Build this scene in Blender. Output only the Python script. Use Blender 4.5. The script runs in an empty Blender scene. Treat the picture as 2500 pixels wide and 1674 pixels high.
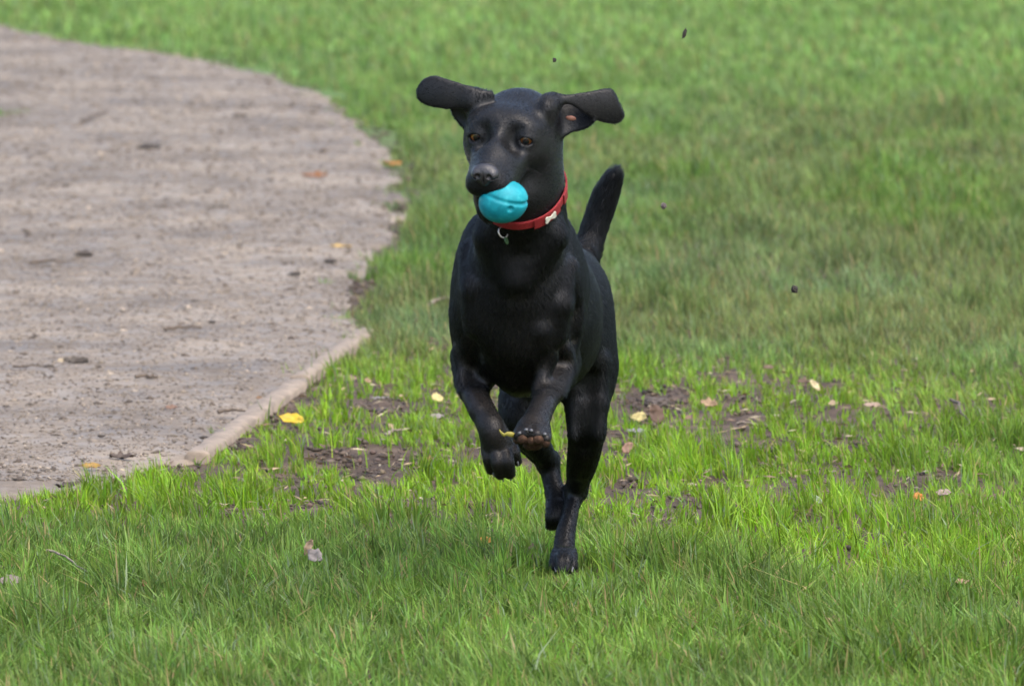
import bpy, math, random
import numpy as np
from mathutils import Vector, Matrix

rng = np.random.default_rng(7)
random.seed(7)
scene = bpy.context.scene
col = scene.collection

# ------------------------------------------------------------------ camera
W, H, FPX = 2500.0, 1674.0, 18000.0
CAM = np.array([0.0, -12.0, 1.6])
PITCH = math.radians(7.595) - math.atan(563 / FPX)
cd = bpy.data.cameras.new('camera'); cam = bpy.data.objects.new('camera', cd); col.objects.link(cam)
cam.location = CAM; cam.rotation_euler = (math.pi / 2 - PITCH, 0, 0)
cd.sensor_width = 36.0; cd.lens = 36.0 * FPX / W
cd.clip_start = 0.1; cd.clip_end = 2000
cd.dof.use_dof = True; cd.dof.focus_distance = 12.2; cd.dof.aperture_fstop = 10.5
scene.camera = cam

# ------------------------------------------------------------------ sky and sun (bright, thinly overcast)
SUN_EL, SUN_AZ = math.radians(60), math.radians(140)       # azimuth from +Y (away from camera) towards +X
w = bpy.data.worlds.new('World'); scene.world = w; w.use_nodes = True
nt = w.node_tree; nt.nodes.clear()
sky = nt.nodes.new('ShaderNodeTexSky'); sky.sky_type = 'NISHITA'; sky.sun_disc = False
sky.sun_elevation = SUN_EL; sky.sun_rotation = SUN_AZ; sky.air_density = 1.0; sky.dust_density = 4.0; sky.ozone_density = 1.0
bg = nt.nodes.new('ShaderNodeBackground'); bg.inputs['Strength'].default_value = 0.15
out = nt.nodes.new('ShaderNodeOutputWorld')
nt.links.new(sky.outputs[0], bg.inputs[0]); nt.links.new(bg.outputs[0], out.inputs[0])
sd = bpy.data.lights.new('sun', 'SUN'); sd.energy = 0.7; sd.angle = math.radians(60); sd.color = (1.0, 0.97, 0.93)
sun = bpy.data.objects.new('sun', sd); col.objects.link(sun)
sdir = Vector((math.sin(SUN_AZ) * math.cos(SUN_EL), math.cos(SUN_AZ) * math.cos(SUN_EL), math.sin(SUN_EL)))
sun.rotation_euler = sdir.to_track_quat('Z', 'Y').to_euler(); sun.location = (4, -5, 9)
scene.view_settings.view_transform = 'Standard'; scene.view_settings.look = 'None'
scene.view_settings.exposure = 1.52; scene.view_settings.gamma = 1.0
scene.render.engine = 'CYCLES'

# ------------------------------------------------------------------ pixel helpers
cp, sp = math.cos(PITCH), math.sin(PITCH)
def ray(px, py):
    u = (px - W / 2) / FPX; v = -(py - H / 2) / FPX
    d = np.array([u, cp + v * sp, -sp + v * cp])
    return d
def P(px, py, Y):
    d = ray(px, py); t = (Y - CAM[1]) / d[1]
    return CAM + d * t
def G(px, py, z=0.0):
    d = ray(px, py); t = (z - CAM[2]) / d[2]
    return CAM + d * t
def SC(Y): return FPX / (Y + 12.0)
def proj(p):
    q = np.asarray(p, float) - CAM
    f = q[..., 1] * cp - q[..., 2] * sp; up = q[..., 1] * sp + q[..., 2] * cp
    return W / 2 + FPX * q[..., 0] / f, H / 2 - FPX * up / f

# ------------------------------------------------------------------ generic helpers
def tag(o, label=None, cat=None, group=None, kind=None):
    if label: o['label'] = label
    if cat: o['category'] = cat
    if group: o['group'] = group
    if kind: o['kind'] = kind
    return o
def link(name, me, mat=None, parent=None, smooth=True):
    o = bpy.data.objects.new(name, me); col.objects.link(o)
    if mat and len(me.materials) == 0: me.materials.append(mat)
    if parent: o.parent = parent
    if smooth: me.polygons.foreach_set('use_smooth', np.ones(len(me.polygons), bool))
    return o
def mesh_np(name, V, loops, sizes):
    me = bpy.data.meshes.new(name)
    me.vertices.add(len(V)); me.vertices.foreach_set('co', np.asarray(V, np.float32).ravel())
    me.loops.add(len(loops)); me.loops.foreach_set('vertex_index', np.asarray(loops, np.int32))
    sizes = np.asarray(sizes, np.int32); me.polygons.add(len(sizes))
    me.polygons.foreach_set('loop_start', np.concatenate([[0], np.cumsum(sizes)[:-1]]).astype(np.int32))
    me.update(calc_edges=True); return me
def vcol(me, name, C):
    a = me.color_attributes.new(name, 'FLOAT_COLOR', 'POINT')
    C = np.asarray(C, np.float32)
    if C.shape[1] == 3: C = np.concatenate([C, np.ones((len(C), 1), np.float32)], 1)
    a.data.foreach_set('color', C.ravel())

# value noise on numpy arrays
def _hash(ix, iy, s):
    n = (ix.astype(np.int64) * 374761393 + iy.astype(np.int64) * 668265263 + s * 1274126177) & 0x7fffffff
    n = ((n ^ (n >> 13)) * 1274126177) & 0x7fffffff
    return ((n ^ (n >> 16)) & 0xffff) / 65535.0
def vnoise(x, y, s=0):
    ix, iy = np.floor(x), np.floor(y); fx, fy = x - ix, y - iy
    fx = fx * fx * (3 - 2 * fx); fy = fy * fy * (3 - 2 * fy)
    a = _hash(ix, iy, s); b = _hash(ix + 1, iy, s); c = _hash(ix, iy + 1, s); d = _hash(ix + 1, iy + 1, s)
    return (a * (1 - fx) + b * fx) * (1 - fy) + (c * (1 - fx) + d * fx) * fy
def fbm(x, y, s=0, o=3):
    r = 0; a = .5; t = 0
    for i in range(o):
        r = r + a * vnoise(x * 2 ** i, y * 2 ** i, s + i * 17); t += a; a *= .5
    return r / t
def sstep(a, b, x):
    t = np.clip((x - a) / (b - a), 0, 1); return t * t * (3 - 2 * t)

# ------------------------------------------------------------------ materials
def new_mat(name):
    m = bpy.data.materials.new(name); m.use_nodes = True
    n = m.node_tree; b = n.nodes['Principled BSDF']; return m, n, b
def N(n, t, **kw):
    x = n.nodes.new(t)
    for k, v in kw.items():
        if k in x.inputs: x.inputs[k].default_value = v
        else: setattr(x, k, v)
    return x
def ramp(n, src, stops):
    r = n.nodes.new('ShaderNodeValToRGB'); e = r.color_ramp.elements
    while len(e) < len(stops): e.new(0.5)
    for i, (p, c) in enumerate(stops): e[i].position = p; e[i].color = (*c, 1)
    n.links.new(src, r.inputs[0]); return r
def simple(name, color, rough=.6, var=.25, scale=60, bump=.0, coat=0, spec=.5, metal=0):
    m, n, b = new_mat(name)
    tc = N(n, 'ShaderNodeTexCoord'); nz = N(n, 'ShaderNodeTexNoise', Scale=scale, Detail=4.0)
    n.links.new(tc.outputs['Object'], nz.inputs['Vector'])
    c = np.array(color)
    r = ramp(n, nz.outputs['Fac'], [(.3, tuple(c * (1 - var))), (.7, tuple(np.minimum(c * (1 + var), 1)))])
    n.links.new(r.outputs[0], b.inputs['Base Color'])
    b.inputs['Roughness'].default_value = rough; b.inputs['Coat Weight'].default_value = coat
    b.inputs['Specular IOR Level'].default_value = spec; b.inputs['Metallic'].default_value = metal
    if bump:
        bp = N(n, 'ShaderNodeBump', Strength=bump, Distance=.002)
        n.links.new(nz.outputs['Fac'], bp.inputs['Height']); n.links.new(bp.outputs[0], b.inputs['Normal'])
    return m

# grass: colour attribute, diffuse + translucent + a little gloss
def grass_mat():
    m, n, b = new_mat('grass_blades')
    a = N(n, 'ShaderNodeVertexColor', layer_name='col')
    n.links.new(a.outputs[0], b.inputs['Base Color']); b.inputs['Roughness'].default_value = .48
    b.inputs['Specular IOR Level'].default_value = .35
    tr = N(n, 'ShaderNodeBsdfTranslucent')
    hs = N(n, 'ShaderNodeHueSaturation', Saturation=1.1, Value=1.25)
    n.links.new(a.outputs[0], hs.inputs['Color']); n.links.new(hs.outputs[0], tr.inputs[0])
    mx = N(n, 'ShaderNodeMixShader'); mx.inputs[0].default_value = .42
    n.links.new(b.outputs[0], mx.inputs[1]); n.links.new(tr.outputs[0], mx.inputs[2])
    n.links.new(mx.outputs[0], n.nodes['Material Output'].inputs[0]); return m
def soil_mat():
    m, n, b = new_mat('soil')
    tc = N(n, 'ShaderNodeTexCoord')
    n1 = N(n, 'ShaderNodeTexNoise', Scale=9.0, Detail=8.0, Roughness=.65); n.links.new(tc.outputs['Object'], n1.inputs['Vector'])
    n2 = N(n, 'ShaderNodeTexNoise', Scale=70.0, Detail=5.0, Roughness=.6); n.links.new(tc.outputs['Object'], n2.inputs['Vector'])
    r = ramp(n, n1.outputs['Fac'], [(.32, (.038, .024, .014)), (.5, (.070, .047, .030)), (.68, (.128, .090, .060))])
    r2 = ramp(n, n2.outputs['Fac'], [(.3, (.55, .55, .55)), (.7, (1.25, 1.22, 1.2))])
    mx = N(n, 'ShaderNodeMix', data_type='RGBA', blend_type='MULTIPLY'); mx.inputs[0].default_value = 1
    n.links.new(r.outputs[0], mx.inputs[6]); n.links.new(r2.outputs[0], mx.inputs[7])
    # far off, where blades thin out, the sheet itself is turf
    a = N(n, 'ShaderNodeVertexColor', layer_name='turf')
    r3 = ramp(n, n1.outputs['Fac'], [(.3, (.06, .11, .022)), (.7, (.10, .17, .04))])
    m2 = N(n, 'ShaderNodeMix', data_type='RGBA'); n.links.new(a.outputs[0], m2.inputs[0])
    n.links.new(mx.outputs[2], m2.inputs[6]); n.links.new(r3.outputs[0], m2.inputs[7])
    n.links.new(m2.outputs[2], b.inputs['Base Color']); b.inputs['Roughness'].default_value = .8; b.inputs['Specular IOR Level'].default_value = .3
    bp = N(n, 'ShaderNodeBump', Strength=.8, Distance=.008); n.links.new(n2.outputs['Fac'], bp.inputs['Height'])
    n.links.new(bp.outputs[0], b.inputs['Normal']); return m
def path_mat():
    m, n, b = new_mat('trodden_gravel')
    tc = N(n, 'ShaderNodeTexCoord')
    n1 = N(n, 'ShaderNodeTexNoise', Scale=2.3, Detail=7.0, Roughness=.62); n.links.new(tc.outputs['Object'], n1.inputs['Vector'])
    n2 = N(n, 'ShaderNodeTexNoise', Scale=85.0, Detail=6.0, Roughness=.75); n.links.new(tc.outputs['Object'], n2.inputs['Vector'])
    n3 = N(n, 'ShaderNodeTexNoise', Scale=14.0, Detail=3.0); n.links.new(tc.outputs['Object'], n3.inputs['Vector'])
    vo = N(n, 'ShaderNodeTexVoronoi', Scale=95.0); n.links.new(tc.outputs['Object'], vo.inputs['Vector'])
    r = ramp(n, n1.outputs['Fac'], [(.36, (.116, .094, .072)), (.50, (.172, .141, .108)), (.66, (.234, .192, .144))])
    r2 = ramp(n, n2.outputs['Fac'], [(.28, (.48, .45, .43)), (.45, (.95, .95, .95)), (.74, (1.28, 1.25, 1.22))])
    mx = N(n, 'ShaderNodeMix', data_type='RGBA', blend_type='MULTIPLY'); mx.inputs[0].default_value = .95
    n.links.new(r.outputs[0], mx.inputs[6]); n.links.new(r2.outputs[0], mx.inputs[7])
    r4 = ramp(n, vo.outputs['Color'], [(.06, (.45, .4, .36)), (.14, (1, 1, 1)), (.92, (1, 1, 1)), (.98, (1.45, 1.4, 1.35))])
    m3 = N(n, 'ShaderNodeMix', data_type='RGBA', blend_type='MULTIPLY'); m3.inputs[0].default_value = .8
    n.links.new(mx.outputs[2], m3.inputs[6]); n.links.new(r4.outputs[0], m3.inputs[7])
    n.links.new(m3.outputs[2], b.inputs['Base Color'])
    rr = ramp(n, n3.outputs['Fac'], [(.40, (.50,) * 3), (.6, (.85,) * 3)])
    n.links.new(rr.outputs[0], b.inputs['Roughness'])
    b.inputs['Specular IOR Level'].default_value = .28
    ad = N(n, 'ShaderNodeMath', operation='ADD'); n.links.new(n2.outputs['Fac'], ad.inputs[0])
    n.links.new(n3.outputs['Fac'], ad.inputs[1])
    bp = N(n, 'ShaderNodeBump', Strength=.6, Distance=.004); n.links.new(ad.outputs[0], bp.inputs['Height'])
    n.links.new(bp.outputs[0], b.inputs['Normal']); return m
def attr_mat(name, rough=.7, trans=0.0, bump=0):
    m, n, b = new_mat(name)
    a = N(n, 'ShaderNodeVertexColor', layer_name='col'); n.links.new(a.outputs[0], b.inputs['Base Color'])
    b.inputs['Roughness'].default_value = rough
    if trans:
        tr = N(n, 'ShaderNodeBsdfTranslucent'); n.links.new(a.outputs[0], tr.inputs[0])
        mx = N(n, 'ShaderNodeMixShader'); mx.inputs[0].default_value = trans
        n.links.new(b.outputs[0], mx.inputs[1]); n.links.new(tr.outputs[0], mx.inputs[2])
        n.links.new(mx.outputs[0], n.nodes['Material Output'].inputs[0])
    return m
def coat_mat():
    m, n, b = new_mat('black_coat')
    tc = N(n, 'ShaderNodeTexCoord')
    a = N(n, 'ShaderNodeVertexColor', layer_name='col')
    n1 = N(n, 'ShaderNodeTexNoise', Scale=14.0, Detail=4.0); n.links.new(tc.outputs['Object'], n1.inputs['Vector'])
    r = ramp(n, n1.outputs['Fac'], [(.3, (.75, .78, .82)), (.7, (1.25, 1.15, 1.05))])
    mx = N(n, 'ShaderNodeMix', data_type='RGBA', blend_type='MULTIPLY'); mx.inputs[0].default_value = 1
    n.links.new(a.outputs[0], mx.inputs[6]); n.links.new(r.outputs[0], mx.inputs[7])
    n.links.new(mx.outputs[2], b.inputs['Base Color'])
    b.inputs['Roughness'].default_value = .42; b.inputs['Specular IOR Level'].default_value = .25
    n2 = N(n, 'ShaderNodeTexNoise', Scale=260.0, Detail=3.0); n.links.new(tc.outputs['Object'], n2.inputs['Vector'])
    bp = N(n, 'ShaderNodeBump', Strength=.25, Distance=.002); n.links.new(n2.outputs['Fac'], bp.inputs['Height'])
    n.links.new(bp.outputs[0], b.inputs['Normal'])
    return m
def fur_mat():
    m = bpy.data.materials.new('black_fur'); m.use_nodes = True; n = m.node_tree; n.nodes.clear()
    h = n.nodes.new('ShaderNodeBsdfHairPrincipled'); h.model = 'CHIANG'; h.parametrization = 'COLOR'
    h.inputs['Color'].default_value = (.0012, .0014, .0018, 1); h.inputs['IOR'].default_value = 1.34
    h.inputs['Roughness'].default_value = .33; h.inputs['Radial Roughness'].default_value = .35
    h.inputs['Random Roughness'].default_value = .3
    o = n.nodes.new('ShaderNodeOutputMaterial'); n.links.new(h.outputs[0], o.inputs[0]); return m
def eye_mat():
    m, n, b = new_mat('amber_eye')
    tc = N(n, 'ShaderNodeTexCoord'); sx = N(n, 'ShaderNodeSeparateXYZ'); n.links.new(tc.outputs['Object'], sx.inputs[0])
    ng = N(n, 'ShaderNodeMath', operation='MULTIPLY'); ng.inputs[1].default_value = -1 / .0125
    n.links.new(sx.outputs['Y'], ng.inputs[0])
    nz = N(n, 'ShaderNodeTexNoise', Scale=400.0); n.links.new(tc.outputs['Object'], nz.inputs['Vector'])
    r = ramp(n, ng.outputs[0], [(.0, (.02, .012, .01)), (.55, (.02, .01, .008)), (.62, (.12, .040, .008)), (.80, (.27, .092, .016)), (.89, (.12, .036, .009)), (.91, (.004, .004, .004))])
    n.links.new(r.outputs[0], b.inputs['Base Color']); b.inputs['Roughness'].default_value = .12
    b.inputs['Coat Weight'].default_value = 1; b.inputs['Coat Roughness'].default_value = .02
    return m

M = dict(grass=grass_mat(), soil=soil_mat(), path=path_mat(), leaf=attr_mat('dead_leaf', .55, .18), clod=attr_mat('crumbs', .8),
         coat=coat_mat(), fur=fur_mat(), eye=eye_mat(),
         nose=simple('wet_nose', (.022, .020, .022), .32, .3, 500, .6, .15),
         pad=simple('toe_pad', (.052, .029, .018), .85, .6, 160, .8, spec=.15), claw=simple('claw', (.13, .13, .135), .35, .1, 100),
         collar=simple('red_webbing', (.23, .009, .013), .62, .25, 420, .7), bone=simple('bone_emblem', (.62, .60, .50), .5, .08, 200),
         metal=simple('steel_ring', (.42, .40, .36), .35, .1, 100, metal=1), tagm=simple('green_tag', (.05, .10, .045), .3, .2, 100, metal=.3),
         edging=simple('weathered_edging', (.205, .162, .120), .85, .3, 38, .8),
         inner=simple('inner_ear_skin', (.30, .13, .085), .6, .25, 90),
         twig=simple('twig_bark', (.10, .075, .055), .85, .4, 90, .6))

# ball: turquoise rubber with chalky scuffs
def ball_mat():
    m, n, b = new_mat('turquoise_rubber')
    tc = N(n, 'ShaderNodeTexCoord')
    n1 = N(n, 'ShaderNodeTexNoise', Scale=55.0, Detail=6.0, Roughness=.65); n.links.new(tc.outputs['Object'], n1.inputs['Vector'])
    r = ramp(n, n1.outputs['Fac'], [(.3, (.0, .17, .21)), (.55, (.002, .25, .30)), (.64, (.02, .32, .36)), (.75, (.25, .48, .49))])
    n.links.new(r.outputs[0], b.inputs['Base Color']); b.inputs['Roughness'].default_value = .58; b.inputs['Specular IOR Level'].default_value = .35
    bp = N(n, 'ShaderNodeBump', Strength=.25, Distance=.001); n.links.new(n1.outputs['Fac'], bp.inputs['Height'])
    n.links.new(bp.outputs[0], b.inputs['Normal']); return m
M['ball'] = ball_mat()

# ------------------------------------------------------------------ the setting: ground, path
# right and near boundary of the path as seen in the photograph, dropped on the ground
edge_px = [(-260, 20), (0, 62), (130, 92), (250, 112), (380, 126), (480, 142), (620, 175), (730, 208), (830, 265), (905, 330), (950, 390), (972, 450),
           (968, 510), (935, 575), (895, 640), (855, 705), (838, 765), (880, 822), (800, 880), (690, 965), (590, 1045), (500, 1110),
           (420, 1130), (330, 1142), (230, 1185), (100, 1205), (0, 1216), (-150, 1222), (-900, 1235)]
edge_g = np.array([G(x, y)[:2] for x, y in edge_px])
def catmull(pts, k=6):
    pts = np.asarray(pts, float); o = []
    for i in range(len(pts) - 1):
        p0 = pts[max(i - 1, 0)]; p1 = pts[i]; p2 = pts[i + 1]; p3 = pts[min(i + 2, len(pts) - 1)]
        for t in np.linspace(0, 1, k, endpoint=False):
            o.append(.5 * ((2 * p1) + (-p0 + p2) * t + (2 * p0 - 5 * p1 + 4 * p2 - p3) * t * t + (-p0 + 3 * p1 - 3 * p2 + p3) * t ** 3))
    o.append(pts[-1]); return np.array(o)
far_left = np.array([G(-900, 1235)[:2], (-3.4, 3.0), (-2.6, 7.0), (-1.95, 9.2), (-1.70, 10.2), (-1.572, 10.75), (-1.85, 11.4), (-2.6, 12.6), (-4.2, 14.0), (-5.5, 15.2), (-4.2, 16.6)])
path_poly = np.concatenate([catmull(edge_g, 5), catmull(far_left, 4)[1:]])
def poly_sd(poly, x, y):
    """signed distance to polygon, negative inside"""
    d = np.full(x.shape, 1e9); ins = np.zeros(x.shape, bool); n = len(poly)
    for i in range(n):
        ax, ay = poly[i]; bx, by = poly[(i + 1) % n]
        ex, ey = bx - ax, by - ay; L = ex * ex + ey * ey + 1e-12
        t = np.clip(((x - ax) * ex + (y - ay) * ey) / L, 0, 1)
        d = np.minimum(d, (x - ax - t * ex) ** 2 + (y - ay - t * ey) ** 2)
        c = ((ay > y) != (by > y)); ins ^= c & (x < (bx - ax) * (y - ay) / (by - ay + 1e-15) + ax)
    d = np.sqrt(d); return np.where(ins, -d, d)

# bare soil patches (pixel centre, half width, half height in pixels, strength)
soil_px = [(945, 1000, 75, 32, 1), (1000, 1125, 75, 22, .9), (1085, 1130, 60, 20, .9), (1580, 1000, 85, 42, .9), (1500, 1070, 45, 28, .9), (1660, 965, 50, 25, .8), (1830, 1030, 55, 22, .9),
           (1815, 1110, 60, 18, .8), (1880, 1100, 60, 22, 1), (2070, 1100, 80, 22, 1), (730, 985, 60, 30, 1), (600, 1085, 50, 22, .9), (830, 1128, 80, 22, 1), (900, 1155, 60, 14, .9),
           (700, 1160, 70, 16, .8), (410, 1158, 70, 18, .9), (520, 1255, 80, 18, .8), (1010, 1235, 70, 18, .8), (1060, 1290, 90, 20, .7), (1540, 1330, 60, 25, .9), (2150, 1240, 110, 18, .6), (1720, 1240, 60, 18, .7),
           (1750, 1180, 45, 14, .7), (1240, 1245, 50, 16, .7), (1530, 1180, 50, 14, .7), (880, 830, 40, 16, .8), (1080, 850, 45, 22, .7), (1060, 960, 40, 16, .7), (2440, 1390, 60, 20, .6), (30, 1410, 40, 20, .5), (2400, 1510, 70, 20, .5), (1940, 1290, 60, 14, .6), (2300, 1170, 70, 16, .5)]
_r = np.random.default_rng(19)
for _ in range(70):
    _x, _y = _r.uniform(480, 2350), _r.uniform(880, 1330)
    if 640 - (_y - 950) * 1.3 < _x and not (1290 < _x < 1460 and _y > 1300): soil_px.append((_x, _y, _r.uniform(22, 60), _r.uniform(6, 15), _r.uniform(.6, 1)))
def soil_mask(x, y, z=0.0):
    pts = np.stack([x, y, np.zeros_like(x)], -1); px, py = proj(pts); m = np.zeros_like(x)
    wob = fbm(x * 14 + 2 * fbm(x * 40, y * 20, 93, 2), y * 6 + x * 3, 91, 3) * 1.3 - .65
    for cx, cy, a, b, s in soil_px:
        r = np.sqrt(((px - cx) / a) ** 2 + ((py - cy) / b) ** 2) * 1.22
        m = np.maximum(m, s * sstep(1.35, .65, r + wob * .8))
    return m
def ground_z(x, y):
    z = (fbm(x * 1.6, y * 1.6, 3, 3) - .5) * .022 + (fbm(x * 9, y * 9, 5, 2) - .5) * .010
    sdp = poly_sd(path_poly, x, y); k = sstep(-.02, .16, sdp)
    foot = np.sqrt((x - .083) ** 2 + (y + .02) ** 2); kf = sstep(.05, .3, foot)
    return z * k * kf - .006 * (1 - k)

def grid_lines(a, b, step, far, n=14):
    g = np.arange(a, b + 1e-6, step); o = np.geomspace(step * 2, far, n)
    return np.concatenate([a - o[::-1], g, b + o])
gx = grid_lines(-2.4, 2.4, .03, 400); gy = grid_lines(-2.0, 9.0, .05, 500)
gy = np.concatenate([gy[gy <= 9.0], np.arange(9.2, 22, .2), 22 + np.geomspace(.4, 600, 16)])
X, Y = np.meshgrid(gx, gy, indexing='ij')
near = (np.abs(X) < 3) & (Y > -2.6) & (Y < 22)
Z = np.zeros_like(X); Z[near] = ground_z(X[near], Y[near])
sm = np.zeros_like(X); sel = near & (Y < 6); sm[sel] = soil_mask(X[sel], Y[sel])
Z += sm * (fbm(X * 26, Y * 16, 21, 3) - .45) * .032
nx_, ny_ = X.shape; idx = np.arange(nx_ * ny_).reshape(nx_, ny_)
q = np.stack([idx[:-1, :-1], idx[1:, :-1], idx[1:, 1:], idx[:-1, 1:]], -1).reshape(-1, 4)
me = mesh_np('ground', np.stack([X, Y, Z], -1).reshape(-1, 3), q.ravel(), np.full(len(q), 4))
t = (sstep(6, 12, Y) + sstep(1.7, 2.3, np.abs(X))).clip(0, 1).ravel()
vcol(me, 'turf', np.stack([t, t, t], 1))
tag(link('ground', me, M['soil']), kind='structure')

# path sheet
gx2 = np.arange(-5.6, .1, .025); gy2 = np.concatenate([np.arange(1.0, 6, .03), np.arange(6, 17, .06)])
X2, Y2 = np.meshgrid(gx2, gy2, indexing='ij'); sdv = poly_sd(path_poly, X2, Y2)
def path_z(x, y, s): return .008 + (fbm(x * 13, y * 13, 40, 4) - .5) * .007 + (fbm(x * 1.3, y * 1.3, 44, 2) - .5) * .012 - sstep(-.015, .07, s + (fbm(x * 7, y * 5, 47, 3) - .5) * .12) * .045 - .006 * sstep(-.10, -.02, s)
Z2 = path_z(X2, Y2, sdv)
idx = np.arange(X2.size).reshape(X2.shape)
cen = sdv[:-1, :-1] < .085
q = np.stack([idx[:-1, :-1], idx[1:, :-1], idx[1:, 1:], idx[:-1, 1:]], -1)[cen]
used, inv = np.unique(q, return_inverse=True)
me = mesh_np('path', np.stack([X2, Y2, Z2], -1).reshape(-1, 3)[used], inv.ravel(), np.full(len(q), 4))
tag(link('path', me, M['path']), kind='structure')

# edging board along the path's near right edge: worn planks butted end to end, one thing
ed = bpy.data.objects.new('path_edging', None); col.objects.link(ed)
e0, e1 = G(893, 822), G(478, 1126); ed.location = (e0 + e1) / 2
tag(ed, 'pale weathered edging board between the muddy path and the grass', 'path edging')
def plank(a, b, wid, hgt, seed):
    r = np.random.default_rng(seed); n = 26; d = (b - a); L = np.linalg.norm(d); d = d / L; s = np.array([-d[1], d[0], 0]); V = []
    for i in range(n + 1):
        c = a + d * L * i / n; j = r.normal(0, .0016, 8)
        for k, (u, zz) in enumerate([(-1, -.06), (-1, hgt * .75), (-.7, hgt), (.0, hgt * 1.06), (.7, hgt), (1, hgt * .7), (1, -.06)]):
            p = c + s * (u * wid / 2 + j[k]) + np.array([0, 0, zz + j[7 - k] * .7 * (zz > 0)]); V.append(p)
    F = []
    for i in range(n):
        for k in range(6): F.append([i * 7 + k, i * 7 + k + 1, (i + 1) * 7 + k + 1, (i + 1) * 7 + k])
    me = bpy.data.meshes.new('board'); me.from_pydata([tuple(v - (e0 + e1) / 2) for v in V], [], F + [list(range(7))[::-1], list(range(n * 7, n * 7 + 7))]); return me
dd = e1 - e0
for i, (t0, t1) in enumerate([(0, .43), (.434, 1.0)]):
    link('board', plank(e0 + dd * t0, e0 + dd * t1, .043, .019 - .003 * i, 50 + i), M['edging'], ed)

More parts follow.
